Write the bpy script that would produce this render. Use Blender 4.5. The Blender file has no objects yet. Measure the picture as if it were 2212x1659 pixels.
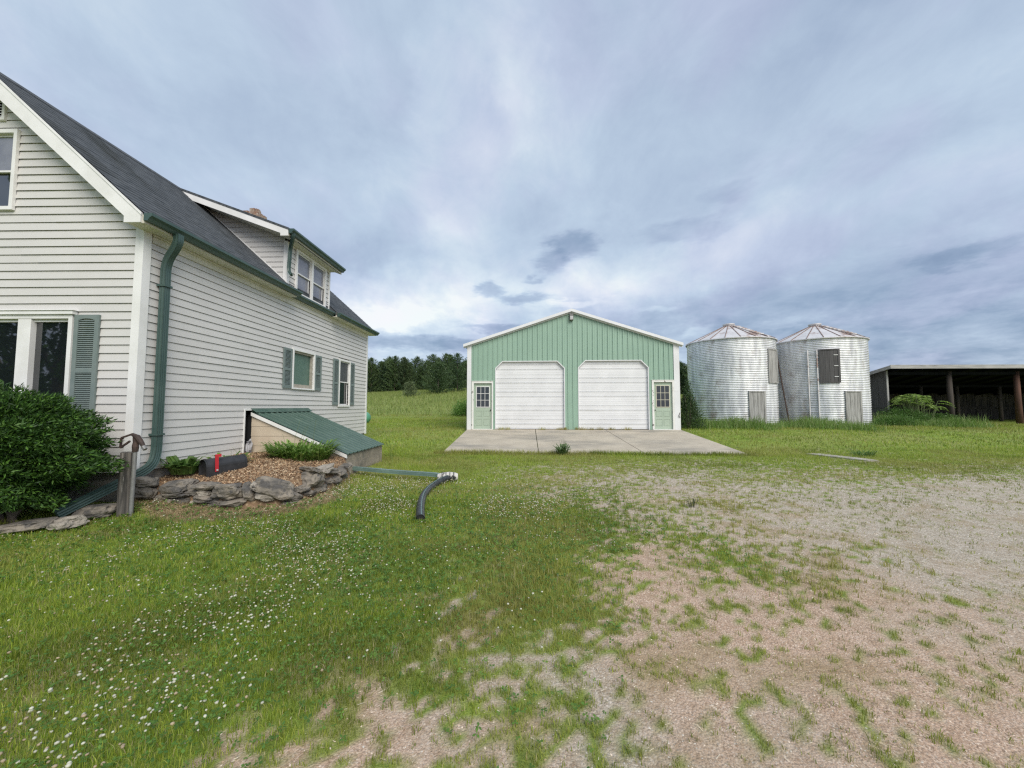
import bpy, math, random
import numpy as np
from math import sin, cos, pi, radians as R
from mathutils import Vector, Matrix
random.seed(7); RG = np.random.default_rng(7)
SC = bpy.context.scene
COL = SC.collection

# ------------------------------------------------------------------ camera
CAM_H = 1.55
FD, CXD, CYD, HYD = 840., 1106., 829.5, 878.       # focal length, centre and horizon of the 2212 px wide view
PITCH = math.atan((HYD - CYD) / FD)
cam_d = bpy.data.cameras.new("camera"); cam = bpy.data.objects.new("camera", cam_d); COL.objects.link(cam)
cam_d.sensor_width = 36; cam_d.lens = 36 * FD / 2212; cam_d.clip_end = 3000; cam_d.clip_start = .05
cam.location = (0, 0, CAM_H); cam.rotation_euler = (pi / 2 + PITCH, 0, 0)
SC.camera = cam
SC.view_settings.view_transform = 'Standard'; SC.view_settings.look = 'None'
SC.view_settings.exposure = 1.08; SC.view_settings.gamma = 1
SC.cycles.max_bounces = 6; SC.cycles.diffuse_bounces = 3; SC.cycles.glossy_bounces = 3
SC.cycles.transparent_max_bounces = 6; SC.cycles.transmission_bounces = 3
SC.cycles.use_denoising = False; SC.cycles.filter_width = 1.3
SC.cycles.sample_clamp_indirect = 4
SC.cycles.caustics_reflective = False; SC.cycles.caustics_refractive = False

# ------------------------------------------------------------------ light
SUN_EL, SUN_AZ = R(40), R(152)       # azimuth measured clockwise from +Y
sun_d = bpy.data.lights.new("sun", 'SUN'); sun_d.energy = 1.5; sun_d.angle = R(40); sun_d.color = (1, .935, .84)
sun = bpy.data.objects.new("sun", sun_d); COL.objects.link(sun)
sd = Vector((sin(SUN_AZ) * cos(SUN_EL), cos(SUN_AZ) * cos(SUN_EL), sin(SUN_EL)))
sun.rotation_euler = sd.to_track_quat('Z', 'Y').to_euler()

# ------------------------------------------------------------------ world
W = bpy.data.worlds.new("World"); SC.world = W; W.use_nodes = True
class NT:
    """small helper to write node trees"""
    def __init__(s, tree): s.t = tree; s.t.nodes.clear()
    def n(s, typ, inp=None, **kw):
        nd = s.t.nodes.new(typ)
        for k, v in kw.items(): setattr(nd, k, v)
        for k, v in (inp or {}).items():
            sock = nd.inputs[k]
            if isinstance(v, bpy.types.NodeSocket): s.t.links.new(v, sock)
            else: sock.default_value = v
        return nd
    def math(s, op, a, b=0., c=0., clamp=False):
        nd = s.n('ShaderNodeMath', {0: a, 1: b, 2: c}, operation=op); nd.use_clamp = clamp
        return nd.outputs[0]
    def mix(s, f, a, b, blend='MIX'):
        nd = s.n('ShaderNodeMix', {0: f, 6: a, 7: b}, data_type='RGBA', blend_type=blend)
        return nd.outputs[2]
    def ramp(s, f, stops, interp='LINEAR'):
        nd = s.n('ShaderNodeValToRGB', {0: f}); cr = nd.color_ramp; cr.interpolation = interp
        while len(cr.elements) < len(stops): cr.elements.new(.5)
        for e, (p, c) in zip(cr.elements, stops): e.position = p; e.color = tuple(c) + ((1,) if len(c) == 3 else ())
        return nd.outputs[0]
    def mapr(s, v, a, b, c=0., d=1., smooth=True):
        nd = s.n('ShaderNodeMapRange', {0: v, 1: a, 2: b, 3: c, 4: d})
        nd.interpolation_type = 'SMOOTHSTEP' if smooth else 'LINEAR'
        return nd.outputs[0]
    def noise(s, vec, scale, detail=5, rough=.55, dist=0.):
        return s.n('ShaderNodeTexNoise', {'Vector': vec, 'Scale': scale, 'Detail': detail, 'Roughness': rough, 'Distortion': dist}).outputs[0]

def g3(*c): return tuple(c) + (1,)
def srgb(r, g, b):
    f = lambda v: ((v / 255 + .055) / 1.055) ** 2.4 if v > 10 else v / 255 / 12.92
    return (f(r), f(g), f(b), 1)
nt = NT(W.node_tree)
tc = nt.n('ShaderNodeTexCoord').outputs['Generated']
sep = nt.n('ShaderNodeSeparateXYZ', {0: tc}); dx, dy, dz = sep.outputs
up = nt.math('MAXIMUM', dz, 0.)
den = nt.math('ADD', up, .42)
px = nt.math('DIVIDE', dx, den); py = nt.math('DIVIDE', dy, den)
pl = nt.n('ShaderNodeCombineXYZ', {0: px, 1: py, 2: 0.}).outputs[0]
stre = nt.n('ShaderNodeMapping', {'Vector': pl, 'Scale': (1.5, 1.05, 1), 'Rotation': (0, 0, R(-12))}).outputs[0]
big = nt.noise(stre, 1.05, 6, .45, .5)
mid = nt.noise(nt.n('ShaderNodeMapping', {'Vector': pl, 'Location': (3.1, 1.7, 0), 'Scale': (1.3, 1.1, 1)}).outputs[0], 2.9, 9, .62, .5)
lowc = nt.n('ShaderNodeMapping', {'Vector': tc, 'Scale': (1, 1, 3.2), 'Location': (.3, .2, .1)}).outputs[0]
puff = nt.noise(lowc, 5.5, 10, .62, .2)
# wide bright and dark regions of the cloud deck: (direction x, z) blobs on the forward side
def ang(X, Yp):      # direction of a point of the view
    v = Vector(((X - CXD) / FD, 1, (CYD - Yp) / FD)); v.normalize()
    return Vector((v.x, v.y * cos(PITCH) - v.z * sin(PITCH), v.y * sin(PITCH) + v.z * cos(PITCH)))
wn = nt.n('ShaderNodeVectorMath', {0: nt.n('ShaderNodeTexNoise', {'Vector': tc, 'Scale': 3.4, 'Detail': 6, 'Roughness': .6}).outputs[1], 1: (.5, .5, .5)}, operation='SUBTRACT').outputs[0]
wdir = nt.n('ShaderNodeVectorMath', {0: wn, 1: (.38, .38, .26), 2: tc}, operation='MULTIPLY_ADD').outputs[0]
wn2 = nt.n('ShaderNodeVectorMath', {0: nt.n('ShaderNodeTexNoise', {'Vector': lowc, 'Scale': 13., 'Detail': 8, 'Roughness': .6}).outputs[1], 1: (.5, .5, .5)}, operation='SUBTRACT').outputs[0]
wdir2 = nt.n('ShaderNodeVectorMath', {0: wn2, 1: (.10, .10, .060), 2: tc}, operation='MULTIPLY_ADD').outputs[0]
def blob(X, Yp, sx, sz, amp, fine=False):
    d = ang(X, Yp)
    v = nt.n('ShaderNodeVectorMath', {0: wdir2 if fine else wdir, 1: tuple(d)}, operation='SUBTRACT').outputs[0]
    v = nt.n('ShaderNodeVectorMath', {0: v, 1: (1 / sx, 1 / sx, 1 / sz)}, operation='MULTIPLY').outputs[0]
    l = nt.n('ShaderNodeVectorMath', {0: v}, operation='LENGTH').outputs['Value']
    l2 = nt.math('MULTIPLY', l, l)
    if fine: l2 = nt.math('MULTIPLY', l2, l2)
    e = nt.math('EXPONENT', nt.math('MULTIPLY', l2, -1.))
    return nt.math('MULTIPLY', e, amp)
f = nt.math('MULTIPLY_ADD', big, .66, .27)
f = nt.math('ADD', f, nt.math('MULTIPLY_ADD', mid, .44, -.22))
lowm = nt.mapr(dz, .0, .36, 1., 0.)
f = nt.math('ADD', f, nt.math('MULTIPLY', lowm, nt.math('MULTIPLY_ADD', puff, .95, -.50)))
f = nt.math('ADD', f, nt.math('MULTIPLY', lowm, nt.math('MULTIPLY_ADD', nt.noise(lowc, 15., 9, .64, .3), .85, -.425)))
f = nt.math('ADD', f, nt.math('MULTIPLY_ADD', nt.noise(stre, 6., 8, .6, .6), .22, -.11))
for b in [(960, 240, .14, .20, .14), (1120, 60, .08, .25, .12), (860, 120, .05, .2, -.10), (1010, 200, .05, .12, -.10), (1100, 200, .05, .2, .10), (880, 640, .20, .06, .22), (850, 690, .17, .035, .34), (1250, 650, .30, .05, .30), (1450, 560, .22, .05, .14), (1330, 600, .2, .05, .16), (960, 525, .12, .035, .12),
          (720, 560, .16, .06, -.14), (1900, 640, .5, .10, -.10), (2120, 640, .14, .02, .10), (2100, 730, .5, .06, -.22), (1700, 150, .5, .35, -.06), (1600, 650, .25, .03, -.08), (300, 330, .3, .2, -.03), (1680, 470, .3, .05, .08)]:
    f = nt.math('ADD', f, blob(*b))
for b in [(1240, 530, .060, .032, -.34), (1190, 560, .035, .03, -.26), (1060, 628, .034, .018, -.40), (1130, 646, .060, .016, -.40), (1155, 602, .028, .010, -.25), (1480, 500, .09, .022, -.16), (1560, 420, .05, .02, -.10), (2080, 552, .06, .02, -.22), (1080, 708, .09, .011, -.30), (900, 740, .3, .018, -.34),
          (1510, 715, .03, .016, .22), (1690, 695, .04, .014, .14), (1240, 655, .07, .012, .22), (1420, 668, .06, .010, .14)]:
    f = nt.math('ADD', f, blob(*b, fine=True))
cl = nt.ramp(f, [(.02, srgb(116, 136, 166)[:3]), (.24, srgb(143, 161, 188)[:3]), (.44, srgb(170, 184, 208)[:3]), (.62, srgb(190, 204, 224)[:3]), (.84, srgb(218, 227, 238)[:3]), (1.0, srgb(243, 245, 245)[:3])])
tint = nt.mix(nt.mapr(nt.noise(stre, 1.7, 4), .42, .62), g3(.97, 1.01, 1.0), g3(1.01, .985, 1.01))
cl = nt.mix(1., cl, tint, 'MULTIPLY')
SKY_GAIN = 4.95
cl = nt.mix(1., cl, g3(SKY_GAIN, SKY_GAIN, SKY_GAIN), 'MULTIPLY')
sky = nt.n('ShaderNodeTexSky', sky_type='NISHITA', sun_disc=False, sun_elevation=SUN_EL, sun_rotation=SUN_AZ)
allsky = nt.mix(.94, sky.outputs[0], cl)
bg = nt.n('ShaderNodeBackground', {0: allsky, 1: .1})
nt.n('ShaderNodeOutputWorld', {0: bg.outputs[0]})

# ------------------------------------------------------------------ materials
MATS = {}
def mat(name, c1, c2=None, scale=4., detail=6, cont=(.35, .65), stretch=(1, 1, 1), rough=.6, metal=0., bump=0., bscale=60., bstretch=None,
        c3=None, scale3=1.5, cont3=(.6, .75), stretch3=(1, 1, 1), spec=.5, trans=0., ior=1.5, attr=None, coord='Object', bdist=.01):
    if name in MATS: return MATS[name]
    m = bpy.data.materials.new(name); m.use_nodes = True; t = NT(m.node_tree)
    co = t.n('ShaderNodeTexCoord').outputs[coord]
    col = None
    if attr:
        col = t.n('ShaderNodeAttribute', attribute_name=attr).outputs[0]
    if c2 is not None or col is None:
        base = g3(*c1)
        if c2 is not None:
            v = t.n('ShaderNodeMapping', {'Vector': co, 'Scale': stretch}).outputs[0]
            base = t.mix(t.mapr(t.noise(v, scale, detail, .6), cont[0], cont[1]), g3(*c1), g3(*c2))
        col = base if col is None else t.mix(1., col, base, 'MULTIPLY')
    if c3 is not None:
        v = t.n('ShaderNodeMapping', {'Vector': co, 'Scale': stretch3, 'Location': (4.3, 7.1, 2.2)}).outputs[0]
        col = t.mix(t.mapr(t.noise(v, scale3, 7, .65), cont3[0], cont3[1]), col, g3(*c3))
    inp = {'Base Color': col, 'Roughness': rough, 'Metallic': metal, 'Specular IOR Level': spec, 'IOR': ior}
    if bump:
        v = t.n('ShaderNodeMapping', {'Vector': co, 'Scale': bstretch or (1, 1, 1)}).outputs[0]
        b = t.n('ShaderNodeBump', {'Height': t.noise(v, bscale, 5, .6), 'Strength': bump, 'Distance': bdist})
        inp['Normal'] = b.outputs[0]
    p = t.n('ShaderNodeBsdfPrincipled', inp)
    out = p.outputs[0]
    if trans:
        tr = t.n('ShaderNodeBsdfTranslucent', {0: col})
        out = t.n('ShaderNodeMixShader', {0: trans, 1: out, 2: tr.outputs[0]}).outputs[0]
    t.n('ShaderNodeOutputMaterial', {0: out})
    MATS[name] = m
    return m

mat('siding', (.61, .60, .58), (.57, .56, .54), 1.1, 6, (.3, .7), bump=.12, bscale=30, bstretch=(3, 3, 30), c3=(.44, .43, .38), scale3=.8, cont3=(.62, .95), rough=.55)
mat('trim_white', (.80, .80, .79), (.72, .72, .70), 2.5, rough=.5)
mat('soffit', (.66, .64, .55), (.58, .56, .48), 2.0, rough=.6)
mat('cellar_green', (.048, .095, .074), (.065, .115, .09), 3., rough=.42, c3=(.13, .20, .165), scale3=2.2, cont3=(.5, .9), stretch3=(1, 3, 1))
mat('green_metal', (.040, .078, .070), (.055, .096, .086), 3., rough=.42, c3=(.11, .16, .14), scale3=5, cont3=(.66, .85))
mat('shutter_green', (.155, .20, .192), (.185, .228, .218), 5., rough=.65)
mat('shingle', (.034, .042, .050), (.088, .098, .108), 11., 7, (.3, .7), stretch=(1.6, .45, 1), rough=.9, bump=.6, bscale=55, c3=(.020, .024, .022), scale3=.9, cont3=(.48, .72), stretch3=(.5, 1.3, .5))
mat('glass_dark', (.010, .012, .014), rough=.03, ior=1.9)
mat('glass_tree', (.010, .013, .016), rough=.02, ior=2.3)
mat('glass_curtain', (.16, .17, .21), (.22, .23, .27), 3., rough=.12, spec=.7)
mat('screen', (.055, .06, .065), (.07, .075, .08), 90., rough=.55)
mat('green_shade', (.075, .145, .115), (.09, .165, .13), 2., rough=.3, spec=.6)
mat('window_wood', (.33, .30, .25), (.42, .39, .33), 6., stretch=(1, 1, 6), rough=.7)
mat('foundation', (.30, .29, .27), (.20, .19, .18), 3., rough=.9, bump=.5, bscale=25)
mat('brick', (.24, .13, .09), (.33, .27, .21), 7., rough=.9, bump=.8, bscale=14, c3=(.42, .39, .34), scale3=9, cont3=(.5, .6))
mat('beige_board', (.56, .48, .37), (.50, .42, .32), 2., rough=.75, bump=.08, bscale=20)
mat('dark_hole', (.012, .013, .014), rough=.9)  # near black painted in for the unlit depth of openings
mat('block', (.33, .285, .225), (.22, .19, .155), 3.5, 7, (.35, .65), rough=.95, bump=.7, bscale=55, c3=(.12, .115, .10), scale3=1.6, cont3=(.5, .72))
mat('mortar', (.42, .38, .32), (.30, .27, .23), 8., rough=.95)
mat('garage_green', (.285, .425, .335), (.265, .40, .315), .8, 6, (.35, .65), rough=.5, c3=(.36, .52, .43), scale3=.5, cont3=(.58, .85))
mat('white_steel', (.74, .75, .76), (.68, .69, .70), 1.2, rough=.45, c3=(.58, .585, .57), scale3=1.4, cont3=(.58, .85), stretch3=(.4, 1, 3))
mat('peel_white', (.76, .76, .73), (.70, .70, .67), 3., rough=.7, c3=(.16, .14, .12), scale3=5.5, cont3=(.60, .63), stretch3=(1, 1, .6))
mat('door_green', (.39, .475, .38), (.36, .445, .355), 2.5, rough=.55)
mat('cream', (.60, .58, .46), (.56, .54, .43), 3, rough=.6)
mat('black_metal', (.02, .02, .022), (.035, .033, .033), 8., rough=.45)
mat('lamp_grey', (.13, .13, .12), (.18, .18, .17), 8., rough=.5)
mat('lamp_glass', (.55, .55, .54), (.45, .45, .44), 8., rough=.15)
mat('galv', (.56, .57, .60), (.86, .87, .88), 2.1, 7, (.34, .66), stretch=(1.6, 1.6, .30), rough=.45, metal=.22, c3=(.40, .35, .33), scale3=.9, cont3=(.52, .72), stretch3=(1.6, 1.6, 1.0))
mat('galv_roof', (.60, .58, .58), (.70, .69, .69), 1.6, 6, (.35, .65), rough=.5, metal=.3, c3=(.36, .27, .235), scale3=.9, cont3=(.52, .62), stretch3=(1, 1, 2))
mat('rust', (.14, .085, .065), (.27, .19, .155), 6., rough=.8)
mat('rust_dark', (.035, .024, .020), (.075, .048, .038), 9., rough=.75, bump=.4, bscale=40)
mat('grey_wood', (.42, .415, .40), (.22, .215, .205), 1.7, 8, (.35, .65), stretch=(9, 9, .7), rough=.9, bump=.5, bscale=4, bstretch=(14, 14, .7), c3=(.09, .085, .08), scale3=2.3, cont3=(.6, .7), stretch3=(6, 6, .6))
mat('dark_wood', (.115, .11, .11), (.075, .072, .072), 1.7, 8, (.35, .65), stretch=(9, 9, .6), rough=.9, bump=.4, bscale=4, bstretch=(14, 14, .7))
mat('post_wood', (.15, .135, .12), (.045, .042, .04), 1.6, 8, (.35, .62), stretch=(14, 14, .8), rough=.9, bump=.7, bscale=6, bstretch=(12, 12, .7), c3=(.34, .32, .29), scale3=2., cont3=(.60, .68), stretch3=(8, 8, .5))
mat('shaded_wood', (.018, .019, .022), (.010, .011, .013), 1.7, 8, (.35, .65), stretch=(9, 9, .6), rough=1., spec=.05)  # near-black colour paints in the shade under the shed roof
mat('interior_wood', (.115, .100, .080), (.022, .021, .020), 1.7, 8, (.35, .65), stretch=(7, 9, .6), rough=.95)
mat('red_post', (.12, .055, .036), (.07, .036, .026), 1.6, 8, (.35, .65), stretch=(8, 8, .6), rough=.85)
mat('brown_post', (.075, .058, .048), (.045, .038, .033), 1.6, 8, (.35, .65), stretch=(8, 8, .6), rough=.85)
mat('fascia_wood', (.30, .295, .285), (.42, .41, .395), 2., 8, (.35, .65), stretch=(.7, 4, 9), rough=.9, c3=(.18, .175, .17), scale3=1.6, cont3=(.55, .7), stretch3=(.6, 2, 5))
mat('pipe_grey', (.24, .24, .235), (.19, .19, .185), 12., rough=.55, metal=.3)
mat('mail_black', (.020, .021, .023), (.035, .036, .04), 6., rough=.42, bump=.1, bscale=60)
mat('mail_red', (.50, .025, .035), (.42, .02, .03), 6., rough=.4)
mat('corr_black', (.018, .020, .022), (.045, .05, .055), 9., rough=.4)
mat('tape_white', (.62, .60, .57), (.50, .48, .44), 14., rough=.6, c3=(.03, .03, .03), scale3=9., cont3=(.56, .6))
mat('pale_green_metal', (.15, .225, .20), (.115, .18, .16), 4., rough=.5, c3=(.30, .40, .37), scale3=4., cont3=(.6, .8))
mat('tank_green', (.10, .31, .20), (.085, .27, .175), 3., rough=.4)
mat('lime', (.48, .455, .40), (.30, .275, .23), 6., rough=.95, bump=.5, bscale=30)
mat('concrete', (.50, .445, .355), (.41, .36, .285), 1.3, 8, (.3, .7), rough=.9, bump=.15, bscale=90, c3=(.26, .24, .205), scale3=.5, cont3=(.44, .74), stretch3=(.8, 1.8, 1))
mat('stone', (.13, .12, .105), (.27, .235, .19), 4.5, 8, (.36, .66), rough=.95, bump=1., bscale=16, c3=(.09, .085, .08), scale3=5., cont3=(.50, .62), bdist=.03)
mat('stone_pale', (.40, .36, .30), (.26, .235, .20), 5., 8, (.36, .66), rough=.95, bump=1., bscale=16, c3=(.12, .11, .10), scale3=5., cont3=(.55, .66), bdist=.03)
mat('bark', (.16, .13, .10), (.09, .075, .06), 6., stretch=(3, 3, .6), rough=.95)
mat('stem_green', (.10, .14, .05), (.13, .16, .06), 6., rough=.7)
mat('leaf', (1, 1, 1), rough=.55, trans=.42, attr='tone')
mat('needle', (1, 1, 1), rough=.6, trans=.12, attr='tone')
mat('chip', (1, 1, 1), rough=.9, attr='tone')
mat('petal', (1, 1, 1), rough=.7, trans=.25, attr='tone')
mat('plastic_bag', (.45, .45, .47), (.10, .10, .11), 9., 5, (.45, .55), rough=.4)
mat('mulch_soil', (.27, .175, .10), (.18, .115, .07), 14., 8, (.35, .65), rough=.95, bump=1., bscale=45, c3=(.40, .30, .19), scale3=22, cont3=(.52, .6))

# ------------------------------------------------------------------ object helpers
FR = {}    # frame angle of each root
def new_obj(name, data): o = bpy.data.objects.new(name, data); COL.objects.link(o); return o
def tag(o, label=None, cat=None, group=None, kind=None):
    if label: o['label'] = label
    if cat: o['category'] = cat
    if group: o['group'] = group
    if kind: o['kind'] = kind
    return o
def thing(name, org, label, cat, ang=0., group=None):
    """Empty at the base of a thing; org is in the frame turned clockwise by ang degrees about the camera foot"""
    o = new_obj(name, None); o.empty_display_size = .3
    M = Matrix.Rotation(-R(ang), 4, 'Z')
    o.location = M @ Vector(org); o.rotation_euler = (0, 0, -R(ang))
    o['_o'] = list(org)
    return tag(o, label, cat, group)
class MB:
    def __init__(s): s.v = []; s.f = []; s.c = []; s.mi = []
    def add(s, vs, fs, col=None):
        b = len(s.v); s.v += [tuple(p) for p in vs]; s.f += [tuple(b + i for i in q) for q in fs]
        if col is not None: s.c += [col] * len(vs)
        return s
    def box(s, a, b, col=None):
        x0, y0, z0 = a; x1, y1, z1 = b
        vs = [(x0, y0, z0), (x1, y0, z0), (x1, y1, z0), (x0, y1, z0), (x0, y0, z1), (x1, y0, z1), (x1, y1, z1), (x0, y1, z1)]
        return s.add(vs, [(0, 3, 2, 1), (4, 5, 6, 7), (0, 1, 5, 4), (1, 2, 6, 5), (2, 3, 7, 6), (3, 0, 4, 7)], col)
    def bar(s, p, q, w, d, up=(0, 0, 1)):
        p = Vector(p); q = Vector(q); t = (q - p).normalized(); u = Vector(up)
        if abs(t.dot(u)) > .99: u = Vector((0, 1, 0))
        a = t.cross(u).normalized(); b = a.cross(t).normalized()
        c = [(-w / 2, -d / 2), (w / 2, -d / 2), (w / 2, d / 2), (-w / 2, d / 2)]
        vs = [e + a * x + b * y for e in (p, q) for x, y in c]
        return s.add(vs, [(3, 2, 1, 0), (4, 5, 6, 7), (0, 1, 5, 4), (1, 2, 6, 5), (2, 3, 7, 6), (3, 0, 4, 7)])
    def sweep(s, path, prof, up=(0, 0, 1), cap=True, scale=None):
        P = [Vector(p) for p in path]; n = len(prof); rings = []
        u = Vector(up)
        for i, p in enumerate(P):
            t = ((P[min(i + 1, len(P) - 1)] - P[max(i - 1, 0)])).normalized()
            if abs(t.dot(u)) > .98: u = Vector((1, 0, 0)) if abs(t.x) < .9 else Vector((0, 1, 0))
            a = t.cross(u).normalized(); b = a.cross(t).normalized()
            u = b
            k = scale[i] if scale else 1
            rings.append([p + a * x * k + b * y * k for x, y in prof])
        vs = [v for r in rings for v in r]; fs = []
        for i in range(len(P) - 1):
            for j in range(n):
                k = (j + 1) % n
                fs.append((i * n + j, i * n + k, (i + 1) * n + k, (i + 1) * n + j))
        if cap: fs += [tuple(range(n - 1, -1, -1)), tuple((len(P) - 1) * n + j for j in range(n))]
        return s.add(vs, fs)
    def tube(s, path, r, seg=10, cap=True, scale=None):
        return s.sweep(path, [(r * cos(2 * pi * i / seg), r * sin(2 * pi * i / seg)) for i in range(seg)], cap=cap, scale=scale)
    def prism(s, poly, a, b, axis='y'):
        """polygon given in the two other axes, extruded from a to b along axis"""
        n = len(poly)
        mk = {'y': lambda p, t: (p[0], t, p[1]), 'x': lambda p, t: (t, p[0], p[1]), 'z': lambda p, t: (p[0], p[1], t)}[axis]
        vs = [mk(p, a) for p in poly] + [mk(p, b) for p in poly]
        fs = [tuple(range(n)), tuple(range(2 * n - 1, n - 1, -1))] + [(i, n + i, n + (i + 1) % n, (i + 1) % n) for i in range(n)]
        return s.add(vs, fs)
    def lathe(s, prof, c, seg=32, cap=False):
        n = len(prof); vs = []
        for i in range(seg):
            a = 2 * pi * i / seg
            vs += [(c[0] + r * cos(a), c[1] + r * sin(a), c[2] + z) for r, z in prof]
        fs = [(i * n + j, ((i + 1) % seg) * n + j, ((i + 1) % seg) * n + j + 1, i * n + j + 1) for i in range(seg) for j in range(n - 1)]
        return s.add(vs, fs)
    def build(s, name, m, parent=None, smooth=False, bevel=0., recalc=True):
        me = bpy.data.meshes.new(name)
        o = Vector((0, 0, 0)) 
        r = parent
        while r is not None and r.parent is not None: r = r.parent
        org = Vector(r['_o']) if (r is not None and '_o' in r) else Vector((0, 0, 0))
        me.from_pydata([tuple(Vector(p) - org) for p in s.v], [], s.f)
        if s.c and len(s.c) == len(s.v):
            at = me.attributes.new('tone', 'FLOAT_COLOR', 'POINT')
            at.data.foreach_set('color', np.array([tuple(c) + (1,) for c in s.c], dtype=np.float32).ravel())
        me.materials.append(MATS[m] if isinstance(m, str) else m)
        if recalc:
            import bmesh
            bm = bmesh.new(); bm.from_mesh(me); bmesh.ops.recalc_face_normals(bm, faces=bm.faces)
            bm.to_mesh(me); bm.free()
        if smooth: me.polygons.foreach_set('use_smooth', [True] * len(me.polygons))
        ob = new_obj(name, me)
        if parent is not None: ob.parent = parent
        if bevel:
            md = ob.modifiers.new('bevel', 'BEVEL'); md.width = bevel; md.segments = 2; md.limit_method = 'ANGLE'
        return ob
def quick(name, V, F, cols, m, parent=None, smooth=False):
    """mesh from numpy: V (n,3), F list of (k, faces array (n,k)), cols (n,3)"""
    me = bpy.data.meshes.new(name)
    me.vertices.add(len(V)); me.vertices.foreach_set('co', V.astype(np.float32).ravel())
    loops = np.concatenate([f.ravel() for f in F]); sizes = np.concatenate([np.full(len(f), f.shape[1]) for f in F])
    starts = np.concatenate([[0], np.cumsum(sizes)[:-1]])
    me.loops.add(len(loops)); me.loops.foreach_set('vertex_index', loops.astype(np.int32))
    me.polygons.add(len(sizes)); me.polygons.foreach_set('loop_start', starts.astype(np.int32)); me.polygons.foreach_set('loop_total', sizes.astype(np.int32))
    me.update(calc_edges=True)
    if cols is not None:
        at = me.attributes.new('tone', 'FLOAT_COLOR', 'POINT')
        at.data.foreach_set('color', np.concatenate([cols, np.ones((len(cols), 1))], 1).astype(np.float32).ravel())
    me.materials.append(MATS[m] if isinstance(m, str) else m)
    if smooth: me.polygons.foreach_set('use_smooth', np.ones(len(sizes), dtype=bool))
    ob = new_obj(name, me)
    if parent is not None: ob.parent = parent
    return ob

# ------------------------------------------------------------------ ground maps
def _h(ix, iy, s):
    h = (ix * 374761393 + iy * 668265263 + s * 1442695041) & 0x7fffffff
    h = ((h ^ (h >> 13)) * 1274126177) & 0x7fffffff
    return ((h ^ (h >> 16)) & 0xffff) / 65535.
def vnoise(x, y, s=0):
    ix = np.floor(x).astype(np.int64); iy = np.floor(y).astype(np.int64); fx = x - ix; fy = y - iy
    fx = fx * fx * (3 - 2 * fx); fy = fy * fy * (3 - 2 * fy)
    a = _h(ix, iy, s); b = _h(ix + 1, iy, s); c = _h(ix, iy + 1, s); d = _h(ix + 1, iy + 1, s)
    return (a * (1 - fx) + b * fx) * (1 - fy) + (c * (1 - fx) + d * fx) * fy
def fbm(x, y, sc, s=0, o=4):
    t = 0; a = 1; n = 0
    for k in range(o):
        t = t + a * vnoise(x * sc * 2 ** k + 17 * k, y * sc * 2 ** k - 9 * k, s + k); n += a; a *= .55
    t = t / n
    return np.clip(.5 + (t - .5) * 2.1, 0, 1)
def sst(v, a, b): 
    t = np.clip((v - a) / (b - a), 0, 1); return t * t * (3 - 2 * t)
def terrain(x, y):
    x = np.asarray(x, dtype=float); y = np.asarray(y, dtype=float)
    z = .47 * np.clip((y - 12.5) / 5.3, 0, 1) + .12 * sst(y, 18, 31)
    # rise towards the house corner and along the side wall
    z = z + .14 * sst(-x, 3.9, 5.2) * sst(y, 4.7, 6.0) * (1 - sst(y, 12, 16)) + .08 * sst(-x, 2.6, 3.6) * sst(y, 7, 9.5) * (1 - sst(y, 12, 15))
    t = x / np.maximum(y, 1)
    k = np.interp(t, [-.8, -.45, -.12, .1, .44, .60, .9], [.075, .078, .105, .105, .074, .02, -.004])
    z = z + np.maximum(y - 31, 0) * k * (1 - .25 * sst(y, 60, 95)) * 1. * (y < 100) + (y >= 100) * 69 * k * .75
    z = z + .025 * (fbm(x, y, .6, 5, 3) - .5) * sst(y, -50, 1)
    return z
def tz(x, y): return float(terrain(x, y))
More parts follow.
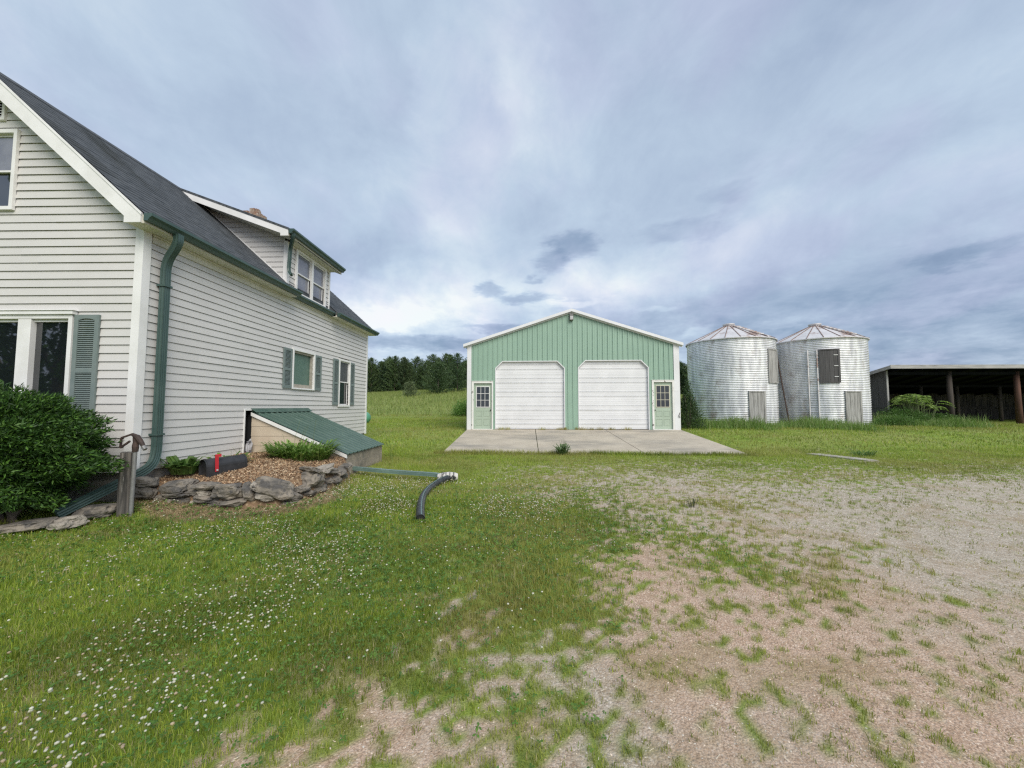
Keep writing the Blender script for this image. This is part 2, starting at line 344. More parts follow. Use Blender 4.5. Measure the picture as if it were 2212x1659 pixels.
# ground cover surveyed on the lot: rows by view angle down, columns by view angle across
TX = np.array([-200, 200, 400, 600, 800, 900, 1000, 1100, 1200, 1300, 1400, 1500, 1600, 1800, 2000, 2212, 2500.])
TY = np.array([960, 985, 1010, 1050, 1100, 1150, 1200, 1250, 1300, 1350, 1400, 1450, 1500, 1550, 1600, 1660, 1800.])
COV = np.array([
 [1, 1, 1, 1, 1, 1, 1, 1, 1, 1, 1, 1, 1, .95, 1, 1, 1],
 [1, 1, 1, 1, 1, 1, 1, .95, .95, .95, .95, .9, .95, .80, .9, .85, .8],
 [1, 1, 1, 1, 1, 1, 1, .75, .55, .55, .50, .50, .60, .60, .70, .50, .4],
 [1, 1, 1, 1, 1, 1, 1, .88, .45, .35, .30, .28, .30, .28, .18, .08, .05],
 [1, 1, 1, 1, 1, 1, 1, .97, .85, .55, .30, .25, .20, .10, .05, .02, .02],
 [1, 1, 1, 1, 1, 1, 1, 1, .97, .85, .50, .42, .22, .12, .05, .02, .02],
 [1, 1, 1, 1, 1, 1, .92, .97, .97, .50, .35, .50, .40, .28, .08, .04, .03],
 [1, 1, 1, 1, 1, .98, .80, .95, .97, .50, .22, .35, .36, .36, .14, .04, .03],
 [1, 1, 1, 1, 1, .97, .62, .80, .93, .55, .30, .25, .26, .24, .20, .06, .04],
 [1, 1, 1, 1, .98, .90, .55, .50, .75, .45, .32, .25, .22, .20, .18, .08, .05],
 [1, 1, 1, 1, .95, .70, .62, .50, .48, .36, .30, .25, .22, .20, .16, .14, .1],
 [1, 1, 1, 1, .85, .60, .62, .60, .50, .42, .32, .24, .20, .18, .16, .16, .1],
 [1, 1, 1, .96, .55, .50, .50, .62, .55, .28, .28, .22, .18, .16, .18, .18, .1],
 [1, 1, 1, .72, .35, .35, .42, .55, .60, .40, .25, .20, .18, .16, .18, .18, .1],
 [1, 1, .97, .38, .25, .28, .34, .42, .55, .45, .25, .20, .18, .16, .16, .18, .1],
 [1, 1, .55, .25, .20, .30, .34, .40, .50, .45, .25, .22, .18, .16, .16, .18, .1],
 [1, .9, .35, .2, .2, .3, .3, .35, .4, .4, .25, .2, .2, .2, .2, .2, .1]])
RED = np.array([
 [0] * 17, [0] * 17, [0] * 17,
 [0, 0, 0, 0, 0, 0, 0, .2, .3, .3, .25, .15, .1, .05, 0, 0, 0],
 [0, 0, 0, 0, 0, 0, 0, .3, .4, .4, .3, .25, .2, .1, 0, 0, 0],
 [0, 0, 0, 0, 0, 0, .3, .4, .5, .6, .6, .5, .4, .2, 0, .1, .2],
 [0, 0, 0, 0, 0, .2, .3, .5, .7, .9, .85, .6, .6, .4, .1, .2, .3],
 [0, 0, 0, 0, 0, .2, .3, .3, .6, .9, .95, .8, .8, .7, .3, .2, .3],
 [0, 0, 0, 0, 0, .3, .3, .3, .5, .7, .9, .85, .9, .8, .5, .5, .5],
 [0, 0, 0, 0, .3, .3, .4, .3, .4, .6, .8, .8, .9, .85, .6, .4, .5],
 [0, 0, 0, .3, .4, .4, .4, .4, .3, .5, .8, .8, .85, .9, .8, .5, .6],
 [0, 0, 0, .5, .6, .5, .4, .4, .3, .4, .7, .8, .8, .9, .9, .7, .7],
 [0, 0, 0, .7, .8, .6, .5, .4, .4, .35, .5, .8, .8, .9, .9, .9, .8],
 [0, 0, .5, .9, .8, .7, .6, .45, .4, .3, .4, .6, .7, .8, .9, .9, .8],
 [0, 0, .6, .9, .9, .8, .7, .6, .45, .3, .35, .5, .6, .8, .9, .9, .8],
 [0, 0, .8, .9, .9, .8, .7, .6, .5, .2, .2, .4, .6, .8, .9, .9, .8],
 [0, 0, .8, .9, .9, .8, .7, .6, .5, .3, .3, .4, .6, .8, .9, .9, .8]])
FLO = np.array([
 [0] * 17, [0] * 17, [0] * 17,
 [0, .1, .1, .1, .2, .2, .2, .1, 0, 0, 0, 0, 0, 0, 0, 0, 0],
 [.1, .1, .3, .6, .5, .4, .5, .9, .5, .2, 0, 0, 0, 0, 0, 0, 0],
 [.3, .3, .5, .8, .7, .6, .5, .7, .7, .4, .1, 0, 0, 0, 0, 0, 0],
 [.4, .4, .4, .8, 1., .8, .3, .6, .4, .1, 0, 0, 0, 0, 0, 0, 0],
 [.3, .3, .4, 1., 1.2, 1.1, .3, .3, .3, 0, 0, 0, 0, 0, 0, 0, 0],
 [.2, .2, .7, 1.4, 1.5, 1.0, .1, .1, .2, 0, 0, 0, 0, 0, 0, 0, 0],
 [.2, .25, .9, 1.5, 1.4, .4, .1, .05, 0, 0, 0, 0, 0, 0, 0, 0, 0],
 [.2, .3, 1.0, 1.4, .8, .1, .1, 0, 0, 0, 0, 0, 0, 0, 0, 0, 0],
 [.3, .5, 1.1, .9, .3, 0, 0, 0, 0, 0, 0, 0, 0, 0, 0, 0, 0],
 [.4, .6, 1.0, .5, 0, 0, 0, 0, 0, 0, 0, 0, 0, 0, 0, 0, 0],
 [.5, .7, .9, .2, 0, 0, 0, 0, 0, 0, 0, 0, 0, 0, 0, 0, 0],
 [.5, .7, .6, 0, 0, 0, 0, 0, 0, 0, 0, 0, 0, 0, 0, 0, 0],
 [.5, .6, .2, 0, 0, 0, 0, 0, 0, 0, 0, 0, 0, 0, 0, 0, 0],
 [.5, .5, 0, 0, 0, 0, 0, 0, 0, 0, 0, 0, 0, 0, 0, 0, 0]])
def survey(T, x, y):
    y = np.maximum(y, 1.15); a = CXD + FD * x / y * 1.0; b = HYD + FD * CAM_H / y
    a = np.clip(a, TX[0], TX[-1]); b = np.clip(b, TY[0], TY[-1])
    i = np.clip(np.searchsorted(TX, a) - 1, 0, len(TX) - 2); j = np.clip(np.searchsorted(TY, b) - 1, 0, len(TY) - 2)
    u = (a - TX[i]) / (TX[i + 1] - TX[i]); v = (b - TY[j]) / (TY[j + 1] - TY[j])
    return (T[j, i] * (1 - u) + T[j, i + 1] * u) * (1 - v) + (T[j + 1, i] * (1 - u) + T[j + 1, i + 1] * u) * v
def lawn(x, y):
    """0..1 how grown over the ground is, with its own tufts"""
    c = survey(COV, x, y)
    c = np.where(y > 13.5, 1., c)
    n = .18 * fbm(x, y, 1.3, 11, 4) + .20 * fbm(x, y, 6., 23, 3) + .62 * fbm(x, y, 19., 37, 2)
    n = np.clip(.5 + (n - .5) * 1.7, 0, 1)
    return sst(c * 1.22 - .04 - n, -.22, .26)
def in_bed(x, y):
    arc = BED
    inside = np.zeros(np.shape(x), dtype=bool); j = len(arc) - 1
    for i in range(len(arc)):
        xi, yi = arc[i]; xj, yj = arc[j]
        c = ((yi > y) != (yj > y)) & (x < (xj - xi) * (y - yi) / (yj - yi + 1e-9) + xi)
        inside ^= c; j = i
    return inside
BED = [(-5.75, 5.78), (-5.38, 5.85), (-4.9, 5.83), (-4.4, 5.83), (-3.95, 5.88), (-3.6, 6.08), (-3.4, 6.6), (-3.35, 7.2), (-3.38, 8.25), (-3.6, 8.35), (-3.6, 10.3), (-5.2, 10.3), (-5.5, 10.3)]
def blocked(x, y):
    xl = x * cos(R(1.2)) - y * sin(R(1.2)); yl = x * sin(R(1.2)) + y * cos(R(1.2))
    h = (xl < -5.74) & (xl > -10.7) & (yl > 5.68) & (yl < 14.5)
    b = (xl < -3.68) & (xl > -5.8) & (yl > 8.1) & (yl < 10.5)
    xg = x * cos(R(2.5)) - y * sin(R(2.5)); yg = x * sin(R(2.5)) + y * cos(R(2.5))
    g = (xg > -2.86) & (xg < 6.99 - .03 * 0) & (yg > 12.87) & (yg < 30)
    s = (xg > 21.6) & (yg > 24.3) & (yg < 31.5)
    c = ((x - 13.4) ** 2 + (y - 23.8) ** 2 < 5.7) | ((x - 18.67) ** 2 + (y - 23.8) ** 2 < 5.7)
    return h | b | g | s | c | in_bed(x, y)

# ------------------------------------------------------------------ ground sheet
def axis(fine0, fine1, st, lo, hi):
    a = list(np.arange(fine0, fine1, st)); d = st; v = fine1
    while v < hi: a.append(v); d *= 1.13; v += min(d, 25)
    a.append(hi); d = st; v = fine0 - st; b = []
    while v > lo: b.append(v); d *= 1.13; v -= min(d, 25)
    b.append(lo); return np.array(b[::-1] + a)
gx = axis(-9, 15, .07, -500, 500); gy = axis(.8, 13.5, .07, -300, 900)
GX, GY = np.meshgrid(gx, gy); nx, ny = len(gx), len(gy)
GZ = terrain(GX, GY)
under = ((GX > -2.3) & (GX < 8) & (GY > 12.6) & (GY < 30))      # kept a little lower under the concrete
GZ = GZ - .05 * under
idx = np.arange(nx * ny).reshape(ny, nx)
Fq = np.stack([idx[:-1, :-1], idx[:-1, 1:], idx[1:, 1:], idx[1:, :-1]], -1).reshape(-1, 4)
V = np.stack([GX, GY, GZ], -1).reshape(-1, 3)
LW = lawn(V[:, 0], V[:, 1]); RD = np.where(V[:, 1] > 13, 0, survey(RED, V[:, 0], V[:, 1]))
bd = np.clip(1 - np.hypot((V[:, 0] + 4.2) / 1.5, (V[:, 1] - 6.4) / 1.35), 0, 1)        # dead grass round the stone wall
dead = sst(bd + .25 * (fbm(V[:, 0], V[:, 1], 2.5, 3) - .5), .0, .22) * (V[:, 1] < 9)
m = bpy.data.materials.new('ground'); m.use_nodes = True; t = NT(m.node_tree); MATS['ground'] = m
at = t.n('ShaderNodeAttribute', attribute_name='tone').outputs[0]
sp = t.n('ShaderNodeSeparateColor', {0: at}); aL, aR, aD = sp.outputs[0], sp.outputs[1], sp.outputs[2]
co = t.n('ShaderNodeNewGeometry').outputs['Position']
vor = t.n('ShaderNodeTexVoronoi', {'Vector': co, 'Scale': 85.})
vor2 = t.n('ShaderNodeTexVoronoi', {'Vector': co, 'Scale': 130.})
vc = t.n('ShaderNodeSeparateColor', {0: vor.outputs['Color']}).outputs[0]
vc2 = t.n('ShaderNodeSeparateColor', {0: vor2.outputs['Color']}).outputs[1]
gr = t.ramp(vc, [(0, (.31, .265, .20)), (.35, (.42, .37, .295)), (.7, (.50, .45, .365)), (1, (.62, .57, .50))])
rd = t.ramp(vc2, [(0, (.34, .23, .16)), (.35, (.49, .345, .25)), (.75, (.58, .425, .32)), (1, (.70, .57, .46))])
patch = t.noise(co, 1.7, 6, .6)
rfac = t.math('ADD', aR, t.math('MULTIPLY_ADD', patch, 1.1, -.55))
soil = t.mix(t.mapr(rfac, .0, 1.0, .05, .92), gr, rd)
soil = t.mix(t.mapr(t.noise(co, 9, 6, .7), .35, .75), soil, t.mix(1., soil, g3(.78, .74, .68), 'MULTIPLY'))
gn = t.noise(co, 3.2, 8, .7); gn2 = t.noise(co, .35, 5, .6)
grn = t.mix(t.mapr(gn, .3, .7), g3(.12, .20, .026), g3(.25, .33, .055))
grn = t.mix(t.mapr(gn2, .35, .7, 0, .55), grn, g3(.26, .26, .09))
thin = t.mapr(aL, .15, .95, .75, 0.)
grn = t.mix(thin, grn, g3(.29, .265, .14))
pos = t.n('ShaderNodeSeparateXYZ', {0: co}); 
hillv = t.n('ShaderNodeMapping', {'Vector': co, 'Scale': (.09, .22, 0)}).outputs[0]
hl = t.mix(t.mapr(t.noise(hillv, 1.1, 8, .68), .32, .68), g3(.17, .235, .05), g3(.26, .31, .085))
hl = t.mix(t.mapr(t.noise(t.n('ShaderNodeMapping', {'Vector': co, 'Scale': (1, 2.5, 0)}).outputs[0], .9, 9, .75), .40, .75), hl, g3(.15, .19, .055))
hy = t.math('ADD', pos.outputs[1], t.math('MULTIPLY', t.noise(co, .25, 4), 5.))
grn = t.mix(t.mapr(hy, 32.5, 34.5), grn, hl)
col = t.mix(aL, soil, grn)
dd = t.mix(t.mapr(t.noise(co, 25, 6, .7), .35, .65), g3(.24, .17, .09), g3(.40, .31, .18))
col = t.mix(aD, col, dd)
hgt = t.math('ADD', t.math('MULTIPLY', vor.outputs['Distance'], -.6), t.math('MULTIPLY', t.noise(co, 60, 6, .7), 1.2))
bmp = t.n('ShaderNodeBump', {'Height': hgt, 'Strength': .7, 'Distance': .012})
pr = t.n('ShaderNodeBsdfPrincipled', {'Base Color': col, 'Roughness': .95, 'Normal': bmp.outputs[0], 'Specular IOR Level': .2})
t.n('ShaderNodeOutputMaterial', {0: pr.outputs[0]})
ground = quick('ground', V, [Fq], np.stack([LW, RD, dead], -1), 'ground', smooth=True)
tag(ground, kind='structure')

# ------------------------------------------------------------------ concrete apron
def slab_z(y): return .035 + (y - 12.85) * (.50 - .035) / (17.84 - 12.85)
mb = MB()
for xa0, xa1, xb0, xb1 in [(-2.86, .30, -2.83, .27), (.325, 3.73, .295, 3.42), (3.755, 6.99, 3.445, 6.80)]:
    y0, y1 = 12.83, 17.90
    vs = []
    for (x, y) in ((xa0, y0 + (.0 if x < 0 else .05)) if False else (xa0, y0) for x in (xa0,)): vs.append((x, y))
    q = [(xa0, y0), (xa1, y0), (xb1, y1), (xb0, y1)]
    top = [(x, y, slab_z(y)) for x, y in q]; bot = [(x, y, slab_z(y) - .14) for x, y in q]
    mb.add(bot + top, [(4, 5, 6, 7), (0, 1, 5, 4), (1, 2, 6, 5), (2, 3, 7, 6), (3, 0, 4, 7)])
o = mb.build('concrete_apron', 'concrete'); o.rotation_euler = (0, 0, -R(2.5)); tag(o, kind='structure')
mb = MB()
pts = [(9.45, 12.6), (9.85, 12.62), (10.45, 11.45), (10.35, 11.05), (10.1, 11.15)]
zs = [tz(x, y) for x, y in pts]
mb.add([(x, y, z + .035) for (x, y), z in zip(pts, zs)] + [(x, y, z - .05) for (x, y), z in zip(pts, zs)], [(0, 1, 2, 3, 4)] + [(i, 5 + i, 5 + (i + 1) % 5, (i + 1) % 5) for i in range(5)])
o = mb.build('stone_path', 'lime'); tag(o, kind='structure')

# ================================================================== HOUSE  (frame turned 1.2 degrees)
HA = 1.2; WX = -5.76; YN, YF = 5.70, 14.42; ZB = .57; LWX = -10.64; RDG = (-8.2, 6.80)
SL = .90
house = thing('farmhouse', (-8.2, 10, 0), 'cream lap sided farmhouse with dark shingle roof, shed dormer and green gutters', 'house', HA)
def roof_z(x): return RDG[1] - SL * (x - RDG[0])                  # top of the right slope
EX = .127
def siding(mb, plane, c, lo, hi, z0, z1, holes=(), sgn=1, ex=EX, prot=.021):
    """lap siding courses; plane 'x' = wall of constant x seen from +x, 'y' = wall of constant y seen from -y"""
    def P(u, z, out):
        return (c + out * sgn, u, z) if plane == 'x' else (u, c - out * sgn, z)
    z = z0
    while z < z1 - 1e-4:
        zt = min(z + ex, z1); L0, L1, H0, H1 = lo(z), lo(zt), hi(z), hi(zt)
        zm = (z + zt) / 2
        segs = [(L0, L1, H0, H1)]
        for (u0, u1, h0, h1) in holes:
            if h0 - .001 < zm < h1 + .001:
                ns = []
                for a0, a1, b0, b1 in segs:
                    if u0 > min(a0, a1) and u0 < max(b0, b1): ns.append((a0, a1, u0, u0))
                    if u1 < max(b0, b1) and u1 > min(a0, a1): ns.append((u1, u1, b0, b1))
                    if u1 <= min(a0, a1) or u0 >= max(b0, b1): ns.append((a0, a1, b0, b1))
                segs = ns
        sp = []
        for a0, a1, b0, b1 in segs:
            if b0 - a0 > 3. and ex < .2:
                q = a0 + (b0 - a0) * random.uniform(.2, .8); sp += [(a0, a1, q, q), (q, q, b0, b1)]
            else: sp.append((a0, a1, b0, b1))
        prot0 = prot
        for k_, (a0, a1, b0, b1) in enumerate(sp):
            prot = prot0 + .004 * (k_ % 2)
            if b0 - a0 < .01: continue
            b1 = max(b1, a1 + .001)
            # a broad face leaning out, then the butt edge tucking back
            vs = [P(a0, z + .004, prot), P(b0, z + .004, prot), P(b1, zt, .006), P(a1, zt, .006), P(a0, z + .014, -.008), P(b0, z + .014, -.008), P(a0, z - .001, -.012), P(b0, z - .001, -.012)]
            mb.add(vs, [(0, 1, 2, 3), (4, 5, 1, 0), (4, 6, 7, 5), (0, 3, 4)])
        prot = prot0
        z = zt
mb = MB()
side_holes = [(9.66, 10.60, 2.05, 2.98), (12.15, 12.89, 1.58, 3.05), (8.02, 10.42, .5, 1.46)]
siding(mb, 'x', WX, lambda z: YN + .05, lambda z: YF, ZB, 4.28, side_holes)
# gable: right edge limited by the rake
def gr_hi(z): return min(WX - .05, RDG[0] + (RDG[1] - .12 - z) / SL)
def gr_lo(z): return max(LWX, RDG[0] - (RDG[1] - .12 - z) / SL)
siding(mb, 'y', YN, gr_lo, gr_hi, ZB, 6.66, [(-9.62, -6.78, 1.32, 2.92), (-8.56, -7.84, 4.62, 5.82)])
mb.build('wall', 'siding', house, recalc=False)
# solid core behind the boards, near black to paint the shade in the cellar slot
mb = MB()
mb.prism([(LWX + .02, .45), (WX - .13, .45), (WX - .13, 4.3), (RDG[0], RDG[1] - .14), (LWX + .02, 4.3)], YN + .13, YF - .02)
mb.build('core_wall', 'dark_hole', house)
mb = MB()
mb.box((LWX + .05, YN + .05, -.1), (WX - .035, YF - .04, ZB + .01))
mb.build('foundation', 'foundation', house)
# corner posts
mb = MB()
mb.box((WX - .10, YN - .028, ZB - .04), (WX + .028, YN - .0, 4.30)); mb.box((WX - .0, YN - .0, ZB - .04), (WX + .028, YN + .10, 4.30))
mb.build('corner_post', 'trim_white', house)
mb = MB(); mb.box((WX, YF - .09, ZB - .03), (WX + .028, YF + .02, 4.25)); mb.build('corner_post', 'trim_white', house)
# roof slabs with stepped shingle courses
mb = MB()
EAV = -5.50
def course_strip(x_lo, y0, y1):
    x = x_lo; k = 0; step = .105
    while x > RDG[0] + .01:
        xn = max(x - step, RDG[0]); za = roof_z(x) + .012; zb = roof_z(xn) + .002
        yy = np.linspace(y0, y1, max(2, int((y1 - y0) / .33))) 
        jit = [0.] + [random.uniform(-.004, .004) for _ in yy[1:-1]] + [0.]
        for i in range(len(yy) - 1):
            a = random.uniform(-.003, .003)
            mb.add([(x + jit[i], yy[i], za + a), (x + jit[i + 1], yy[i + 1], za + a), (xn, yy[i + 1], zb), (xn, yy[i], zb), (x + jit[i], yy[i], za - .016), (x + jit[i + 1], yy[i + 1], za - .016)],
                   [(0, 1, 2, 3), (4, 5, 1, 0)])
        x = xn; k += 1
course_strip(EAV, 5.43, 9.33); course_strip(-5.74, 9.33, 11.42); course_strip(EAV, 11.42, 14.62)
T = .10
mb.prism([(EAV, roof_z(EAV) - .02), (RDG[0], RDG[1] - .02), (RDG[0], RDG[1] - T), (EAV, roof_z(EAV) - T)], 5.44, 9.33)
mb.prism([(-5.74, roof_z(-5.74) - .02), (RDG[0], RDG[1] - .02), (RDG[0], RDG[1] - T), (-5.74, roof_z(-5.74) - T)], 9.33, 11.42)
mb.prism([(EAV, roof_z(EAV) - .02), (RDG[0], RDG[1] - .02), (RDG[0], RDG[1] - T), (EAV, roof_z(EAV) - T)], 11.42, 14.62)
mb.prism([(LWX - .3, RDG[1] - SL * (RDG[0] - LWX + .3)), (RDG[0], RDG[1]), (RDG[0], RDG[1] - T), (LWX - .3, RDG[1] - SL * (RDG[0] - LWX + .3) - T)], 5.43, 14.62)
for i in range(46):  # ridge caps
    y = 5.43 + i * .2; mb.prism([(RDG[0] + .13, RDG[1] - .10), (RDG[0], RDG[1] + .022), (RDG[0] - .13, RDG[1] - .10)], y, min(y + .205, 14.62))
roof = mb.build('roof', 'shingle', house, recalc=False)
# rake board, soffits, frieze
mb = MB()
e1 = (-5.53, roof_z(-5.53) - .015); 
mb.prism([(e1[0], e1[1]), (RDG[0], RDG[1] - .015), (RDG[0], RDG[1] - .29), (-5.78, roof_z(-5.78) - .29), (-5.78, 4.235), (e1[0], 4.235)], 5.405, 5.435)
mb.prism([(RDG[0], RDG[1] - .015), (LWX - .25, roof_z(RDG[0] + RDG[0] - LWX + .25) - .015), (LWX - .25, 4.2), (RDG[0], RDG[1] - .29)], 5.405, 5.435)
mb.build('rake_board', 'trim_white', house)
mb = MB()
mb.prism([(e1[0] + .01, e1[1] - .0), (RDG[0], RDG[1] + .015), (RDG[0], RDG[1] - .03), (e1[0] + .01, e1[1] - .04)], 5.395, 5.404)
mb.build('drip_edge', 'trim_white', house)
mb = MB()   # sloping soffit under the gable overhang, level soffit under the side eaves
mb.prism([(-5.79, roof_z(-5.79) - .262), (RDG[0], RDG[1] - .262), (RDG[0], RDG[1] - .275), (-5.79, roof_z(-5.79) - .275)], 5.436, YN - .003)
for y0, y1, xo in ((5.436, 9.33, -5.53), (9.33, 11.42, -5.70), (11.42, 14.60, -5.53)):
    mb.box((WX + .002, y0, 4.235), (xo + .03, y1, 4.25))
    mb.box((xo, y0, 4.251), (xo + .03, y1, 4.36 if xo > -5.6 else 4.42))
mb.build('soffit', 'soffit', house)
mb = MB(); mb.box((WX + .016, YN + .12, 4.10), (WX + .035, YF - .1, 4.232)); mb.box((WX + .036, YN + .12, 4.20), (WX + .055, YF - .1, 4.231)); mb.build('frieze_board', 'soffit', house)
mb = MB(); mb.prism([(EAV, roof_z(EAV) - T), (RDG[0], RDG[1] - T), (RDG[0], RDG[1] - T - .12), (-5.6, roof_z(-5.6) - T - .12)], 14.585, 14.61); mb.build('rake_board', 'trim_white', house)
# gutters
def gutter(x, y0, y1, z, parent=house, name='gutter'):
    pr = [(x, z), (x + .012, z), (x + .012, z - .085), (x + .05, z - .098), (x + .075, z - .06), (x + .115, z - .035), (x + .115, z + .0), (x + .128, z + .0), (x + .128, z - .042), (x + .088, z - .07), (x + .062, z - .112), (x, z - .112)]
    mb = MB(); mb.prism(pr, y0, y1)
    cap = [(x + .001, z - .001), (x + .127, z - .001), (x + .127, z - .042), (x + .088, z - .069), (x + .062, z - .111), (x + .001, z - .111)]
    mb.prism(cap, y0 - .004, y0 + .002); mb.prism(cap, y1 - .002, y1 + .004)
    return mb.build(name, 'green_metal', parent)
gutter(-5.498, 5.42, 9.36, 4.375); gutter(-5.668, 9.37, 11.44, 4.37); gutter(-5.498, 11.45, 14.62, 4.36)
def rprof(w, d, rib=.006):
    p = []
    for sx, sy, horiz in ((-1, -1, 1), (1, -1, 0), (1, 1, 1), (-1, 1, 0)):
        p.append((sx * w / 2, sy * d / 2))
    # corrugated faces
    out = []
    def edge(a, b, n):
        nx_, ny_ = (b[1] - a[1]), -(b[0] - a[0]); l = math.hypot(nx_, ny_); nx_ /= l; ny_ /= l
        for i in range(n):
            t_ = i / n; o_ = -rib if i % 2 else 0
            out.append((a[0] + (b[0] - a[0]) * t_ + nx_ * o_, a[1] + (b[1] - a[1]) * t_ + ny_ * o_))
    edge(p[0], p[1], 6); edge(p[1], p[2], 4); edge(p[2], p[3], 6); edge(p[3], p[0], 4)
    return out
def bez(p0, p1, p2, n=6):
    return [tuple((1 - t) ** 2 * a + 2 * t * (1 - t) * b + t * t * c for a, b, c in zip(p0, p1, p2)) for t in [i / n for i in range(n + 1)]]
def smoothpath(pts, r=.12):
    out = [pts[0]]
    for a, b, c in zip(pts, pts[1:], pts[2:]):
        A, B, C = Vector(a), Vector(b), Vector(c)
        ra = min(r, (A - B).length * .45); rc = min(r, (C - B).length * .45)
        out += bez(tuple(B + (A - B).normalized() * ra), b, tuple(B + (C - B).normalized() * rc))
    out.append(pts[-1]); return out
mb = MB()
ds = smoothpath([(-5.43, 5.93, 4.28), (-5.43, 5.93, 4.12), (-5.665, 5.99, 3.86), (-5.665, 5.99, .80), (-5.67, 5.30, .40), (-5.85, 5.03, .27), (-6.02, 4.93, .19)][:4] + [(-5.62, 5.86, .62), (-5.98, 4.98, .16)], .16)
mb.sweep(ds, rprof(.105, .085), up=(1, 0, 0))
dsp = mb.build('downspout', 'green_metal', house)
mb = MB()
for z in (3.45, 1.1): mb = MB(); mb.box((WX + .02, 5.92, z), (WX + .155, 6.06, z + .03)); mb.build('downspout_strap', 'green_metal', house)
# windows
def rect_frame(mb, plane, c, u0, u1, z0, z1, w, d0, d1, wt=None, wb=None):
    wt = wt or w; wb = wb or w
    def B(a0, a1, h0, h1):
        if plane == 'x': mb.box((c + d0, a0, h0), (c + d1, a1, h1))
        else: mb.box((a0, c - d1, h0), (a1, c - d0, h1))
    B(u0, u0 + w, z0, z1); B(u1 - w, u1, z0, z1); B(u0 + w, u1 - w, z1 - wt, z1); B(u0 + w, u1 - w, z0, z0 + wb)
def pane(plane, c, u0, u1, z0, z1, m, parent, name='window_pane'):
    mb = MB()
    if plane == 'x': mb.box((c - .012, u0, z0), (c, u1, z1))
    else: mb.box((u0, c, z0), (u1, c + .012, z1))
    return mb.build(name, m, parent)
def sash_window(plane, c, u0, u1, z0, z1, zm, glass_t, glass_b, parent, case='trim_white', cw=.055):
    mb = MB(); rect_frame(mb, plane, c, u0, u1, z0, z1, cw, .0, .045, cw + .01, cw)
    f = mb.build('window', case, parent, bevel=.003)
    a0, a1, h0, h1 = u0 + cw, u1 - cw, z0 + cw, z1 - cw - .01
    mb = MB(); rect_frame(mb, plane, c, a0, a1, zm - .02, h1, .03, -.035, -.004); mb.build('upper_sash', case, f)
    mb = MB(); rect_frame(mb, plane, c, a0, a1, h0, zm + .018, .035, -.06, -.036); mb.build('lower_sash', case, f)
    s = -1 if plane == 'x' else 1
    pane(plane, c + s * .020, a0 + .02, a1 - .02, zm, h1 - .02, glass_t, f); pane(plane, c + s * .048, a0 + .02, a1 - .02, h0 + .02, zm - .01, glass_b, f)
    return f
def shutter(plane, c, u0, u1, z0, z1, parent):
    mb = MB(); w = (u1 - u0) * .17; zmid = z0 + (z1 - z0) * .47
    def B(a0, a1, h0, h1, d0=.015, d1=.045):
        if plane == 'x': mb.box((c + d0, a0, h0), (c + d1, a1, h1))
        else: mb.box((a0, c - d1, h0), (a1, c - d0, h1))
    B(u0, u0 + w, z0, z1); B(u1 - w, u1, z0, z1); B(u0 + w, u1 - w, z0, z0 + .07); B(u0 + w, u1 - w, z1 - .055, z1); B(u0 + w, u1 - w, zmid - .03, zmid + .03)
    n = 10; 
    for i in range(n):       # arched head of the louvre panel
        a = (i + .5) / n; h = .028 * (1 - (2 * a - 1) ** 2)
        B(u0 + w + (u1 - u0 - 2 * w) * i / n, u0 + w + (u1 - u0 - 2 * w) * (i + 1) / n, z1 - .055 - (.03 - h), z1 - .054, .016, .044)
    o = mb.build('shutter', 'shutter_green', parent, bevel=.003)
    mb = MB()
    for h0, h1 in ((z0 + .07, zmid - .03), (zmid + .03, z1 - .06)):
        z = h0
        while z < h1 - .005:
            if plane == 'x': q = [(c + .016, z + .026), (c + .038, z + .006), (c + .038, z), (c + .016, z + .018)]; mb.add([(x, u0 + w, zz) for x, zz in q] + [(x, u1 - w, zz) for x, zz in q], [(0, 1, 5, 4), (1, 2, 6, 5), (2, 3, 7, 6)])
            else: q = [(c - .016, z + .026), (c - .038, z + .006), (c - .038, z), (c - .016, z + .018)]; mb.add([(u0 + w, y, zz) for y, zz in q] + [(u1 - w, y, zz) for y, zz in q], [(0, 1, 5, 4), (1, 2, 6, 5), (2, 3, 7, 6)])
            z += .030
        if plane == 'x': mb.box((c + .008, u0 + w, h0), (c + .0145, u1 - w, h1))
        else: mb.box((u0 + w, c - .0145, h0), (u1 - w, c - .008, h1))
    mb.build('louvre', 'shutter_green', o)
    return o
C = WX + .018
# first side window: fixed, green shade behind the glass
mb = MB(); rect_frame(mb, 'x', C, 9.60, 10.66, 1.99, 3.03, .05, -.0, .045, .06, .03); f1 = mb.build('window', 'trim_white', house, bevel=.003)
mb = MB(); rect_frame(mb, 'x', C, 9.65, 10.61, 2.02, 2.97, .05, -.085, -.002, .05, .10); mb.build('frame', 'window_wood', f1)
pane('x', C - .06, 9.69, 10.57, 2.10, 2.93, 'green_shade', f1)
shutter('x', C - .01, 9.24, 9.59, 2.00, 2.99, house); shutter('x', C - .01, 10.67, 11.03, 2.00, 2.99, house)
sash_window('x', C, 12.11, 12.92, 1.54, 3.07, 2.34, 'screen', 'glass_dark', house)
shutter('x', C - .01, 11.76, 12.10, 1.60, 3.03, house); shutter('x', C - .01, 12.93, 13.27, 1.60, 3.03, house)
CY = YN - .018
sash_window('y', CY, -8.62, -7.80, 4.57, 5.86, 5.21, 'glass_curtain', 'glass_tree', house)
